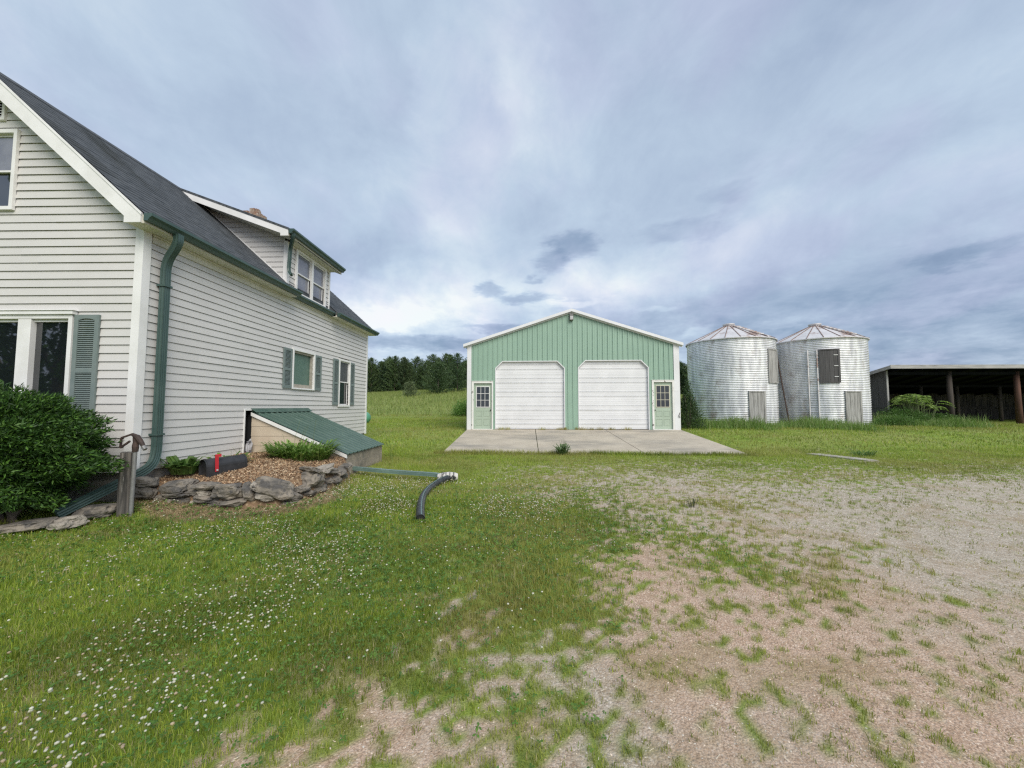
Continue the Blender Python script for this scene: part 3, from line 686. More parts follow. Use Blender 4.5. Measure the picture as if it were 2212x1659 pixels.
# picture window
mb = MB(); rect_frame(mb, 'y', CY, -9.67, -6.73, 1.30, 2.93, .06, 0, .045)
mb.box((-9.72, CY - .075, 2.931), (-6.70, CY - .0, 2.985)); mb.box((-9.74, CY - .09, 2.986), (-6.68, CY, 3.0))
for a in (-9.03, -7.57): mb.box((a, CY - .04, 1.361), (a + .20, CY + .05, 2.868))
pw = mb.build('window', 'trim_white', house, bevel=.004)
mb = MB(); rect_frame(mb, 'y', CY, -9.61, -6.79, 1.36, 2.87, .04, -.05, -.002); mb.build('frame', 'trim_white', pw)
for a, b in ((-9.57, -9.03), (-8.83, -7.57), (-7.37, -6.83)): pane('y', CY + .035, a, b, 1.39, 2.84, 'glass_tree', pw)
shutter('y', CY + .01, -6.71, -6.33, 1.33, 2.93, house)
# gable vent
mb = MB(); rect_frame(mb, 'y', CY + .01, -8.38, -8.05, 6.02, 6.38, .045, .0, .04)
vent = mb.build('gable_vent', 'trim_white', house, bevel=.003); mb = MB(); mb.box((-8.335, CY - .004, 6.065), (-8.095, CY + .004, 6.335))
mb.build('vent_screen', 'dark_hole', vent); mb = MB()
for i in range(6): z = 6.07 + i * .045; mb.add([(-8.335, CY - .03, z), (-8.095, CY - .03, z), (-8.095, CY - .008, z + .03), (-8.335, CY - .008, z + .03)], [(0, 1, 2, 3)])
mb.build('louvre', 'trim_white', vent)
# dormer
DY0, DY1 = 9.30, 11.42
def dz_top(x): return 5.775 + (-5.47 - x) * .375
mb = MB()
dl = lambda z: max(RDG[0], RDG[0] + (RDG[1] - z) / SL)
# cheek wall facing the yard: runs back from the front wall to where the slope meets it
siding(mb, 'y', DY0, lambda z: min(WX - .06, RDG[0] + (RDG[1] - z) / SL - .0), lambda z: min(WX - .05, -5.47 - (z + .16 - 5.775) / .375 if z > 5.6 else WX - .05), roof_z(WX) + .0, 6.45)
mbc = mb; mb = MB()
siding(mb, 'x', WX, lambda z: DY0 + .07, lambda z: DY1 - .0, 4.40, 5.64, [(9.66, 11.12, 4.45, 5.62)])
dormer = mb.build('dormer', 'siding', house, recalc=False); mbc.build('dormer_cheek', 'siding', dormer, recalc=False)
mb = MB(); mb.prism([(WX - .04, roof_z(WX) - .2), (WX - .04, dz_top(WX) - .12), (RDG[0] + .2, dz_top(RDG[0] + .2) - .10), (RDG[0] + .2, RDG[1] - .4)], DY0 + .06, DY1 - .01); mb.build('dormer_core', 'dark_hole', dormer)
mb = MB()
mb.box((WX - .07, DY0 - .028, 4.50), (WX + .03, DY0, 5.64)); mb.box((WX, DY0, 4.45), (WX + .03, DY0 + .07, 5.64)); mb.box((WX, DY1 - .06, 4.45), (WX + .03, DY1 + .015, 5.64))
mb.build('dormer_trim', 'trim_white', dormer); mb = MB()
# flashing strip where cheek meets slope
mb.add([(x, DY0 - .04, roof_z(x) + .016) for x in (WX, -7.9)] + [(x, DY0 - .04, roof_z(x) + .05) for x in (-7.9, WX)], [(0, 1, 2, 3)])
mb.build('flashing', 'trim_white', dormer)
mb = MB()
p = [(-5.46, dz_top(-5.46)), (RDG[0] - .02, dz_top(RDG[0] - .02)), (RDG[0] - .02, dz_top(RDG[0] - .02) - .05), (-5.46, dz_top(-5.46) - .05)]
mb.prism(p, 8.84, 11.62); mb.build('dormer_roof', 'shingle', dormer)
mb = MB()
mb.prism([(-5.475, dz_top(-5.475) - .052), (RDG[0] + .05, dz_top(RDG[0] + .05) - .052), (RDG[0] + .24, dz_top(RDG[0] + .24) - .20), (-5.66, dz_top(-5.66) - .20), (-5.66, dz_top(-5.475) - .195), (-5.475, dz_top(-5.475) - .195)], 8.85, 8.88)
mb.build('dormer_rake_board', 'trim_white', dormer); mb = MB()
mb.prism([(-5.475, dz_top(-5.475) - .052), (-6.9, dz_top(-6.9) - .052), (-6.9, dz_top(-6.9) - .20), (-5.475, dz_top(-5.475) - .195)], 11.58, 11.61)
mb.build('dormer_rake_board', 'trim_white', dormer)
mb = MB()
for ya, yb in ((8.885, DY0 - .0), (DY1 + .02, 11.575)): mb.prism([(-5.5, dz_top(-5.5) - .19), (-7.5, dz_top(-7.5) - .19), (-7.5, dz_top(-7.5) - .20), (-5.5, dz_top(-5.5) - .20)], ya, yb)
mb.box((WX, DY0 - .02, 5.60), (-5.475, DY1 + .02, 5.61)); mb.box((WX, DY0 + .08, 5.56), (WX + .03, DY1 - .07, 5.598))
mb.box((-5.50, 8.885, 5.60), (-5.475, 11.575, 5.70))
mb.build('dormer_soffit', 'soffit', dormer)
gutter(-5.47, 8.86, 11.60, 5.755, dormer, 'dormer_gutter')
mb = MB(); mb.sweep(smoothpath([(-5.41, 8.95, 5.70), (-5.41, 8.95, 5.60), (-5.62, 9.20, 5.42), (-5.66, 9.22, 4.86), (-5.56, 9.18, 4.74)], .09), rprof(.075, .06), up=(1, 0, 0)); mb.build('dormer_downspout', 'green_metal', dormer)
for u0, u1 in ((9.66, 10.40), (10.37, 11.12)):
    pass
mb = MB(); rect_frame(mb, 'x', C, 9.62, 11.14, 4.42, 5.59, .06, 0, .045); mb.box((C, 10.345, 4.48), (C + .045, 10.43, 5.53))
for a, b in ((9.68, 10.345), (10.43, 11.08)):
    rect_frame(mb, 'x', C, a, b, 4.98, 5.53, .03, -.03, -.002); rect_frame(mb, 'x', C, a, b, 4.48, 5.02, .035, -.055, -.031)
mb.build('dormer_window', 'trim_white', dormer)
for a, b in ((9.70, 10.33), (10.45, 11.06)):
    pane('x', C - .018, a, b, 5.0, 5.51, 'glass_curtain', dormer); pane('x', C - .045, a, b, 4.50, 5.0, 'glass_curtain', dormer)
# chimney
mb = MB()
random.seed(3)
for k in range(7):
    z0 = 6.52 + k * .155; n = 3
    sh = 0 if k < 5 else (.08 if k == 5 else .2)
    for i in range(n):
        for j in range(n):
            if 0 < i < n - 1 and 0 < j < n - 1 and k < 6: continue
            x0 = -8.42 + sh + i * (.62 - 2 * sh) / n; y0 = 11.15 + sh + j * (.62 - 2 * sh) / n; w = (.62 - 2 * sh) / n
            e = random.uniform(-.02, .012)
            mb.box((x0 - e, y0 - e, z0), (x0 + w + e - .012, y0 + w + e - .012, z0 + .15 + random.uniform(-.03, 0)))
mb.build('chimney', 'brick', house)
random.seed(7)

# ================================================================== CELLAR ENTRANCE
cel = thing('cellar_entrance', (-4.7, 9.3, .1), 'sloping green metal cellar entrance roof on beige boards and a concrete block wall', 'cellar entrance', HA)
CE = -3.69
def cz(x): return 1.435 + (x - WX) * (.545 - 1.435) / (CE - WX)
mb = MB()    # ribbed steel roof
N = 11
yy = []; 
for i in range(N):
    a = 8.20 + i * (10.42 - 8.20) / N; w = (10.42 - 8.20) / N
    yy += [(a, 0), (a + w * .36, 0), (a + w * .44, .02), (a + w * .56, .02), (a + w * .64, 0)]
yy.append((10.42, 0))
vs = []; 
for y, h in yy: vs += [(WX + .02, y, cz(WX + .02) + .02 + h), (CE + .05, y, cz(CE + .05) + .02 + h)]
fs = [(2 * i, 2 * i + 1, 2 * i + 3, 2 * i + 2) for i in range(len(yy) - 1)]
b = len(vs); vs += [(x, y, z - .012) for x, y, z in vs]; fs += [tuple(b + i for i in q[::-1]) for q in fs]
fs += [(2 * i + 1, b + 2 * i + 1, b + 2 * i + 3, 2 * i + 3) for i in range(len(yy) - 1)]
mb.add(vs, fs); mb.build('roof', 'cellar_green', cel)
mb = MB(); mb.prism([(WX + .021, cz(WX) + .03), (WX + .021, cz(WX) + .075), (WX + .03, cz(WX) + .075), (WX + .14, cz(WX + .14) + .052), (WX + .14, cz(WX + .14) + .045), (WX + .03, cz(WX) + .06)], 8.19, 10.43)
mb.build('flashing', 'cellar_green', cel)
mb = MB(); mb.prism([(WX + .02, cz(WX + .02)), (CE + .03, cz(CE + .03)), (CE + .03, cz(CE + .03) - .075), (WX + .02, cz(WX + .02) - .075)], 8.195, 8.225); mb.build('rake_board', 'trim_white', cel)
mb = MB()   # beige boards
siding(mb, 'y', 8.25, lambda z: WX + .01, lambda z: min(CE - .02, WX + (1.435 - .03 - z) * (CE - WX) / .89), .30, 1.41, ex=.205, prot=.012)
mb.build('side_wall', 'beige_board', cel, recalc=False)
mb = MB(); mb.prism([(WX - .1, .0), (CE - .08, .0), (CE - .08, .50), (WX - .1, 1.40)], 8.27, 10.36); mb.build('inner_core', 'dark_hole', cel)
mb = MB()   # block wall
random.seed(5)
for side in (0, 1, 2):
    for r_ in range(3):
        z0 = -.09 + r_ * .2; z1 = z0 + .19
        if z1 > .5: z1 = .50
        off = .2 * (r_ % 2)
        L0, L1 = (8.27, 10.40) if side == 0 else (-5.7, CE - .15)
        u = L0 - off
        while u < L1 - .01:
            a, b_ = max(u, L0) + .006, min(u + .39, L1)
            if b_ - a > .04:
                e = random.uniform(-.003, .004)
                if side == 0: mb.box((CE - .13, a, z0), (CE - .0 + e, b_ - .006, z1))
                elif side == 1 and a > -4.6: mb.box((a, 8.26 - .03 + e, z0), (b_, 8.30, min(z1, .30)))
                elif side == 2: mb.box((a, 10.36, z0), (b_, 10.42 + e, z1))
            u += .4
mb.build('block_wall', 'block', cel)
mb = MB(); mb.box((CE - .12, 8.275, -.1), (CE - .006, 10.39, .51)); mb.build('mortar', 'mortar', cel)
mb = MB()
mb.bar((WX + .025, 8.0, .50), (WX + .025, 8.0, 1.47), .02, .03); mb.box((WX + .012, 7.99, 1.465), (WX + .035, 10.44, 1.492))
mb.build('opening_trim', 'trim_white', cel)
# crumpled sheet standing in the slot
mb = MB()
import bmesh
def blobmesh(c, r, seed, sub=3, amp=.25, fr=2.5, flat=0.):
    bm = bmesh.new(); bmesh.ops.create_icosphere(bm, subdivisions=sub, radius=1)
    from mathutils import noise as mn
    out = []
    for v in bm.verts:
        p = v.co.copy(); n = mn.fractal(p * fr * .5 + Vector((seed * 3.1, seed * 1.7, seed)), 1., 2., 4) 
        n2 = mn.cell_vector(p * fr * .8 + Vector((seed, 0, 0))).x - .5
        k = 1 + amp * n + amp * .35 * n2
        q = Vector((abs(p.x) ** .72 * math.copysign(1, p.x), abs(p.y) ** .72 * math.copysign(1, p.y), abs(p.z) ** .72 * math.copysign(1, p.z))) * k
        out.append((q.x * r[0], q.y * r[1], q.z * r[2]))
    fs = [tuple(v.index for v in f.verts) for f in bm.faces]; bm.free()
    return out, fs
vs, fs = blobmesh((0, 0, 0), (.05, .05, .16), 4, 3, .5, 3)
root = MB(); root.add([(x + WX + .06, y + 8.11, z + .68) for x, y, z in vs], fs)
o = root.build('plastic_sheet', 'plastic_bag'); o.rotation_euler = (0, 0, -R(HA)); tag(o, 'crumpled grey and black plastic sheet stuffed in the dark slot beside the cellar entrance', 'plastic sheet')

# ================================================================== MULCH BED AND STONE WALL
n = 90
bx, by = np.meshgrid(np.linspace(-5.85, -3.3, n), np.linspace(5.7, 8.35, n))
ins = in_bed(bx, by)
def dist_arc(x, y):
    d = np.full(np.shape(x), 9.)
    A = BED[:9]
    for (x0, y0), (x1, y1) in zip(A, A[1:]):
        t_ = np.clip(((x - x0) * (x1 - x0) + (y - y0) * (y1 - y0)) / ((x1 - x0) ** 2 + (y1 - y0) ** 2), 0, 1)
        d = np.minimum(d, np.hypot(x - x0 - t_ * (x1 - x0), y - y0 - t_ * (y1 - y0)))
    return d
def bed_z(x, y):
    d = dist_arc(x, y); inn = in_bed(x, y)
    z = .33 + .10 * sst(y, 6, 8) + np.minimum(d, 1.1) * .13 + .03 * (fbm(x, y, 4, 2) - .5)
    z = z - .12 * sst(-x, 4.9, 5.6) * 0
    return np.where(inn, np.where(d < .16, z - (.16 - d) * 2.2, z), -.15)
Z = bed_z(bx, by)
idx = np.arange(n * n).reshape(n, n); Fb = np.stack([idx[:-1, :-1], idx[:-1, 1:], idx[1:, 1:], idx[1:, :-1]], -1).reshape(-1, 4)
o = quick('mulch_bed', np.stack([bx, by, Z], -1).reshape(-1, 3), [Fb], None, 'mulch_soil', smooth=True); tag(o, kind='structure')
def chips(name, xs, ys, zs, L, Wd, cols, flat=.5, stuff=True, mm='chip'):
    n = len(xs); a = RG.uniform(0, 2 * pi, n); tl = RG.normal(0, flat, n)
    d = np.stack([np.cos(a) * np.cos(tl), np.sin(a) * np.cos(tl), np.sin(tl)], -1); s = np.stack([-np.sin(a), np.cos(a), RG.normal(0, .3, n)], -1)
    u = np.cross(d, s); P = np.stack([xs, ys, zs], -1); L = L[:, None] / 2; Wd = Wd[:, None] / 2
    V = np.stack([P - d * L - s * Wd, P + d * L - s * Wd * .7, P + d * L * .9 + s * Wd, P - d * L + s * Wd * .8, P + u * Wd * .8], 1).reshape(-1, 3)
    b = np.arange(n)[:, None] * 5
    F = np.concatenate([b + np.array([[0, 1, 4]]), b + np.array([[1, 2, 4]]), b + np.array([[2, 3, 4]]), b + np.array([[3, 0, 4]])])
    return quick(name, V, [F], np.repeat(cols, 5, 0), mm)
N = 16000
cx_ = RG.uniform(-5.7, -3.35, N); cy_ = RG.uniform(5.8, 8.3, N); k = in_bed(cx_, cy_) & (bed_z(cx_, cy_) > .2); cx_, cy_ = cx_[k], cy_[k]; nn = len(cx_)
pal = np.array([(.36, .22, .12), (.46, .31, .18), (.27, .155, .085), (.56, .43, .28), (.20, .125, .075)])
cc = pal[RG.integers(0, 5, nn)] * RG.uniform(.75, 1.2, (nn, 1))
o = chips('wood_chips', cx_, cy_, bed_z(cx_, cy_) + .006, RG.uniform(.02, .07, nn), RG.uniform(.006, .02, nn), cc); tag(o, 'tan wood chip mulch spread over the raised garden bed', 'mulch', kind='stuff')

wall = thing('stone_wall', (-4.2, 6.1, .05), 'low dry stacked wall of rough grey stones round the mulched garden bed', 'garden wall', 0)
ST = [(-5.49, 5.9, 0.453, 0.27, 0.16, -8, 23), (-5.48, 5.91, 0.3, 0.29, 0.18, -18, 23), (-5.01, 5.93, 0.375, 0.5, 0.2, 5, -2), (-4.97, 5.93, 0.268, 0.37, 0.09, 3, -2), (-4.59, 5.93, 0.385, 0.35, 0.13, 0, 0), (-4.59, 5.93, 0.287, 0.2, 0.08, -5, 0), (-4.56, 5.93, 0.215, 0.35, 0.12, -8, 0), (-4.26, 5.95, 0.301, 0.46, 0.24, 0, 6), (-4.17, 5.96, 0.165, 0.35, 0.09, 3, 6), (-3.98, 5.98, 0.295, 0.15, 0.28, 20, 6), (-3.9, 6.01, 0.37, 0.17, 0.11, -15, 30), (-3.82, 6.05, 0.352, 0.32, 0.11, -10, 30), (-3.68, 6.13, 0.299, 0.61, 0.32, -20, 30), (-3.79, 6.07, 0.22, 0.28, 0.15, -20, 30), (-3.61, 6.28, 0.147, 0.5, 0.16, -18, 72), (-3.58, 6.37, 0.031, 0.5, 0.12, -5, 72), (-3.48, 6.84, 0.31, 0.5, 0.3, -8, 85), (-3.51, 6.56, 0.212, 0.31, 0.12, 0, 72), (-3.49, 6.68, 0.097, 0.31, 0.12, -20, 85), (-3.48, 6.88, 0.125, 0.19, 0.11, 0, 85), (-3.45, 7.16, 0.436, 0.47, 0.13, 8, 85), (-3.48, 6.83, 0.467, 0.38, 0.11, -20, 85), (-3.46, 7.73, 0.301, 0.36, 0.12, 10, 91), (-3.46, 7.57, 0.189, 0.39, 0.12, 0, 91), (-3.45, 7.27, 0.2, 0.27, 0.14, 0, 91), (-3.47, 8.07, 0.356, 0.38, 0.09, 5, 91), (-3.46, 7.69, 0.052, 0.21, 0.11, 0, 91), (-4.74, 5.93, 0.144, 0.11, 0.08, 0, 0), (-4.13, 5.96, 0.101, 0.15, 0.07, 0, 6), (-3.46, 7.03, 0.138, 0.29, 0.13, -10, 85),
      (-3.46, 7.45, .38, .30, .10, 0, 88), (-4.80, 5.97, .31, .22, .12, 0, 0), (-5.25, 5.97, .20, .25, .13, 5, 10), (-3.50, 7.95, .19, .33, .14, 0, 90), (-4.99, 5.97, .15, .4, .13, 0, 0), (-4.44, 5.99, .12, .4, .13, 0, 0)]
def stone(i, x, y, z, w, h, tilt, a, dep, parent, m, name='stone'):
    vs, fs = blobmesh((0, 0, 0), (w * .47, dep, h * .47), i + 2, 4, .30, 2.3)
    M = Matrix.Translation((x, y, z)) @ Matrix.Rotation(R(a), 4, 'Z') @ Matrix.Rotation(R(-tilt), 4, 'Y') @ Matrix.Rotation(R(random.uniform(-12, 12)), 4, 'X')
    mb = MB(); mb.add([M @ Vector(v) for v in vs], fs); return mb.build(name, m, parent, smooth=False)
for i, (x, y, z, w, h, tl, a) in enumerate(ST):
    stone(i, x, y, z - .03, w, h, tl, a, min(.17, .08 + w * .22), wall, 'stone_pale' if i in (10, 13, 20, 15, 28, 27, 5) else 'stone')
for i, (x, y, w, h, dp, a, m_, lb) in enumerate([(-6.02, 4.88, .62, .10, .16, 4, 'stone', 'long flat grey edging stone in front of the round evergreen shrub'), (-5.62, 5.0, .34, .12, .14, -5, 'stone_pale', 'small pale edging stone under the lower end of the green downspout'),
        (-5.60, 5.33, .42, .14, .14, 6, 'stone', 'dark edging stone just left of the weathered hydrant post'), (-6.75, 4.86, .60, .11, .18, -6, 'stone', 'flat grey edging stone under the left side of the evergreen shrub')]):
    z = tz(x, y) + .07
    vs, fs = blobmesh((0, 0, 0), (w * .55, dp, h * .6), i + 50, 4, .3, 2.3); M = Matrix.Translation((x, y, z)) @ Matrix.Rotation(R(a), 4, 'Z') @ Matrix.Rotation(R(-7), 4, 'Y')
    mb = MB(); mb.add([M @ Vector(v) for v in vs], fs); o = mb.build('edging_stone', m_); tag(o, lb, 'stone', 'edging stones by the shrub')

# ------------------------------------------------------------------ mailbox
mbx = thing('mailbox', (-4.85, 6.62, .34), 'black arched metal mailbox with raised red flag lying on the mulch bed', 'mailbox')
Mx = Matrix.Translation((-4.86, 6.62, .42)) @ Matrix.Rotation(R(63), 4, 'Z') @ Matrix.Rotation(R(-2), 4, 'Y')
def arch(w, h, n=12): 
    r = w / 2; return [(-r, 0)] + [(r, 0)] + [(r * cos(pi * i / n), h - r + r * sin(pi * i / n)) for i in range(n + 1)]
mb = MB(); pr = arch(.24, .285); n_ = len(pr)
outer = [Mx @ Vector((x, p[0], p[1])) for x in (-.30, .32) for p in pr]; pin = [(p[0] * .95, p[1] * .96 + .005) for p in pr]
inner = [Mx @ Vector((x, p[0], p[1])) for x in (-.30, -.22) for p in pin]
fs = [(i, (i + 1) % n_, n_ + (i + 1) % n_, n_ + i) for i in range(n_)] + [tuple(range(n_, 2 * n_))]
mb.add(outer, fs); b = len(mb.v); mb.add(inner, [(i, n_ + i, n_ + (i + 1) % n_, (i + 1) % n_) for i in range(n_)] + [tuple(range(2 * n_ - 1, n_ - 1, -1))])
mb.f += [(i, b + i, b + (i + 1) % n_, (i + 1) % n_) for i in range(n_)]
body = mb.build('body', 'mail_black', mbx)
for x in (-.28, .29):
    mb = MB(); a_ = [Mx @ Vector((xx, p[0] * 1.03, p[1] * 1.015)) for xx in (x, x + .02) for p in pr]; mb.add(a_, fs + [tuple(range(n_ - 1, -1, -1))] if x > 0 else fs); mb.build('rim', 'mail_black', mbx)
mb = MB()
def LB(a, b_):
    m2 = MB(); m2.box(a, b_); mb.add([Mx @ Vector(v) for v in m2.v], m2.f)
LB((-.185, -.140, .075), (-.135, -.130, .345)); LB((-.185, -.141, .31), (-.095, -.129, .355))
fl = mb.build('flag', 'mail_red', mbx)
mb = MB(); c = Mx @ Vector((-.16, -.15, .10)); vs, fs2 = blobmesh((0, 0, 0), (.014, .012, .014), 1, 2, 0); mb.add([Vector(v) + c for v in vs], fs2); mb.build('rivet', 'lamp_glass', fl)

# ------------------------------------------------------------------ hydrant post and hydrant
post = MB()
px0, py0 = -5.30, 5.42; zt0 = tz(px0, py0)
pr = [(.088 * cos(a) * (1 + .07 * sin(5 * a + 1)), .08 * sin(a) * (1 + .09 * sin(4 * a))) for a in [2 * pi * i / 22 for i in range(22)]]
post.sweep([(px0, py0, zt0 - .05), (px0 - .005, py0, .45), (px0 + .005, py0, .92)], pr, up=(0, 1, 0))
o = post.build('wooden_post', 'post_wood'); tag(o, 'split weathered wooden post standing against the water hydrant', 'post')
hyd = thing('water_hydrant', (-5.19, 5.40, .08), 'rusty yard hydrant on a grey pipe strapped beside the weathered post', 'water hydrant')
mb = MB(); mb.tube([(-5.175, 5.37, .0), (-5.17, 5.38, .98)], .024, 14); mb.build('pipe', 'pipe_grey', hyd, smooth=False)
mb = MB(); mb.tube([(-5.17, 5.38, .93), (-5.17, 5.38, 1.00), (-5.17, 5.38, 1.06)], .034, 12, scale=[1, 1.15, .9]); 
mb.sweep([(-5.22, 5.38, 1.165), (-5.14, 5.37, 1.13), (-5.07, 5.36, 1.05), (-5.03, 5.35, 1.0)], [(.035 * cos(a), .035 * sin(a)) for a in [2 * pi * i / 10 for i in range(10)]], scale=[.6, 1.0, .85, .65])
mb.tube([(-5.17, 5.38, 1.03), (-5.18, 5.38, 1.13)], .028, 10)
mb.build('head', 'rust_dark', hyd)
mb = MB(); mb.tube([(-5.035, 5.35, 1.005), (-5.00, 5.345, .965)], .026, 12); mb.build('spout', 'pipe_grey', hyd)
mb = MB()
for a, b_ in (((-5.20, 5.37, 1.175), (-5.36, 5.37, 1.12)), ((-5.36, 5.37, 1.12), (-5.365, 5.37, .985)), ((-5.365, 5.37, .985), (-5.24, 5.37, 1.075))): mb.bar(a, b_, .02, .022)
mb.build('handle', 'rust_dark', hyd)
mb = MB(); mb.box((-5.47, 5.44, .66), (-5.40, 5.50, .80)); o = mb.build('junction_box', 'pipe_grey', bevel=.008); tag(o, 'small grey box peeking out behind the wooden hydrant post', 'junction box')

# ------------------------------------------------------------------ drain pipes on the lawn
def wpt(x, y, h): return (x, y, tz(x, y) + h)
ext = thing('downspout_extension', (-2.5, 8.45, .05), 'pale green rectangular downspout pipe lying on the lawn out from the block wall', 'drain pipe')
mb = MB(); mb.sweep(smoothpath([(-3.62, 8.72, .19), (-2.35, 8.42, .14), (-1.62, 8.22, .13), (-1.42, 8.10, .12)], .1), rprof(.10, .075, .0015), up=(0, 0, 1)); mb.build('pipe', 'pale_green_metal', ext)
dr = thing('flexible_drain_pipe', (-1.4, 6.6, .02), 'black ribbed flexible drain pipe curving across the clover lawn', 'drain pipe')
P = [(-1.26, 8.12, .09), (-1.36, 7.95, .085), (-1.45, 7.65, .07), (-1.50, 7.2, .06), (-1.49, 6.7, .055), (-1.42, 6.2, .055), (-1.32, 5.7, .055), (-1.22, 5.28, .055)]
def catmull(P, n=12):
    out = []; Q = [P[0]] + P + [P[-1]]
    for a, b_, c_, d_ in zip(Q, Q[1:], Q[2:], Q[3:]):
        for i in range(n):
            t_ = i / n; out.append(tuple(.5 * (2 * q1 + (q2 - q0) * t_ + (2 * q0 - 5 * q1 + 4 * q2 - q3) * t_ ** 2 + (3 * q1 - q0 - 3 * q2 + q3) * t_ ** 3) for q0, q1, q2, q3 in zip(a, b_, c_, d_)))
    return out + [P[-1]]
path = catmull(P, 14); sc_ = [1 + (.07 if i % 3 == 0 else -.03) for i in range(len(path))]
mb = MB(); mb.tube(path, .058, 14, cap=False, scale=sc_); mb.build('pipe', 'corr_black', dr)
mb = MB(); e = P[-1]; mb.tube([(e[0] - .003, e[1] + .02, e[2]), (e[0], e[1] + .01, e[2])], .052, 12); mb.build('pipe_end', 'dark_hole', dr)
mb = MB(); mb.sweep([(x + .012, y, z + .062) for x, y, z in path], [(-.006, -.003), (.006, -.003), (.006, .003), (-.006, .003)]); mb.build('stripe', 'pale_green_metal', dr)
mb = MB(); mb.tube([(-1.52, 8.10, .10), (-1.42, 8.10, .11), (-1.30, 8.12, .11), (-1.18, 8.13, .10), (-1.12, 8.14, .10)], .085, 14, scale=[.75, .95, 1.08, 1.0, .75]); mb.build('taped_joint', 'tape_white', dr)
mb = MB()
for i in range(4): mb.tube([(-1.44 + i * .08, 8.10, .108), (-1.425 + i * .08, 8.102, .109)], .093, 14)
mb.build('tape_band', 'corr_black', dr)

# ------------------------------------------------------------------ propane tank behind the house
tk = thing('propane_tank', (-9.9, 24, .4), 'pale green rounded propane tank end showing beyond the far house corner', 'propane tank')
mb = MB(); prf = []; seg = 24; rings = []
for x, r in [(-12.0, .37)] + [(-9.07 + .37 * sin(a), .37 * cos(a)) for a in [pi / 2 * i / 8 for i in range(9)]]: rings.append([(x, 24 + max(r, .002) * cos(2 * pi * j / seg), .86 + max(r, .002) * sin(2 * pi * j / seg)) for j in range(seg)])
for r_ in rings: mb.add(r_, [])
mb.f = [(i * seg + j, i * seg + (j + 1) % seg, (i + 1) * seg + (j + 1) % seg, (i + 1) * seg + j) for i in range(len(rings) - 1) for j in range(seg)]
mb.build('tank', 'tank_green', tk, smooth=True)
mb = MB(); mb.box((-9.6, 23.75, .35), (-9.4, 24.25, .55)); mb.build('foot', 'foundation', tk); mb = MB(); mb.box((-11.6, 23.75, .35), (-11.4, 24.25, .55)); mb.build('foot', 'foundation', tk)

# ================================================================== GARAGE (frame turned 2.5 degrees)
GA = 2.5; GY0 = 17.84; GL, GRt, GP = -2.82, 6.76, 1.955; G0 = .505; GE = 4.335; GPK = 5.88; GS = (GPK - GE) / (GP - GL); GB = 29.5
gar = thing('garage', (1.97, 18, .5), 'mint green steel double garage with two white overhead doors and white trim', 'garage', GA)
def groof(x): return GPK - GS * abs(x - GP)
doors = [(-1.555, 1.64, 3.645, .33), (2.24, 5.425, 3.665, .33)]
entries = [(-2.54, -1.71, 2.62), (5.64, 6.46, 2.65)]
def opening(x):
    for a, b_, tp, ch in doors:
        if a < x < b_: return min(tp, tp - ch + (x - a) / 1., tp - ch + (b_ - x) / 1.)
    for a, b_, tp in entries:
        if a < x < b_: return tp
    return G0
mb = MB(); ribs = [GL + .045 + i * .2286 for i in range(42) if GL + .045 + i * .2286 < GRt]
br = set(ribs) | {GL, GRt, GP}
for a, b_, tp, ch in doors: br |= {a, b_, a + ch, b_ - ch}
for a, b_, tp in entries: br |= {a, b_}
br = sorted(br)
for a, b_ in zip(br, br[1:]):
    if b_ - a < 1e-5: continue
    e = 1e-6; z0a, z0b = opening(a + e), opening(b_ - e)
    mb.add([(a, GY0, z0a), (b_, GY0, z0b), (b_, GY0, groof(b_) - .01), (a, GY0, groof(a) - .01)], [(0, 1, 2, 3)])
for i, x in enumerate(ribs):
    z0 = opening(x); z1 = groof(x) - .02; h = .032
    mb.add([(x - .026, GY0 - .001, z0), (x - .020, GY0 - h, z0), (x + .020, GY0 - h, z0), (x + .022, GY0 - .001, z0), (x - .026, GY0 - .001, z1), (x - .020, GY0 - h, z1), (x + .020, GY0 - h, z1), (x + .022, GY0 - .001, z1)],
           [(0, 1, 5, 4), (1, 2, 6, 5), (2, 3, 7, 6), (0, 3, 2, 1)])
    for q in (-.076, .076):   # minor flutes between the ribs
        xx = x + q
        if xx < GRt - .05: 
            zz = max(opening(xx), opening(xx + .004)); mb.add([(xx - .010, GY0 - .001, zz), (xx, GY0 - .005, zz), (xx + .010, GY0 - .001, zz), (xx - .010, GY0 - .001, z1 - .03), (xx, GY0 - .005, z1 - .03), (xx + .010, GY0 - .001, z1 - .03)], [(0, 1, 4, 3), (1, 2, 5, 4)])
mb.build('front_wall', 'garage_green', gar, recalc=False)
mb = MB(); mb.box((GL, GY0 + .16, G0 - .4), (GL + .05, GB, GE)); mb.box((GRt - .05, GY0 + .16, G0 - .4), (GRt, GB, GE))
for y in np.arange(GY0 + .3, GB, .2286): mb.box((GRt, y - .012, G0), (GRt + .016, y + .012, GE)); mb.box((GL - .016, y - .012, G0), (GL, y + .012, GE))
mb.prism([(GL, G0 - .3), (GRt, G0 - .3), (GRt, GE), (GP, GPK), (GL, GE)], GB, GB + .05)
mb.build('side_wall', 'garage_green', gar)
mb = MB(); mb.box((GL + .06, GY0 + .17, G0 - .4), (GRt - .06, GY0 + .5, GE - .2)); mb.box((GL - .0, GY0 + .02, G0 - .4), (GRt, GY0 + .16, G0 - .02)); mb.build('sill_core', 'foundation', gar)
mb = MB()
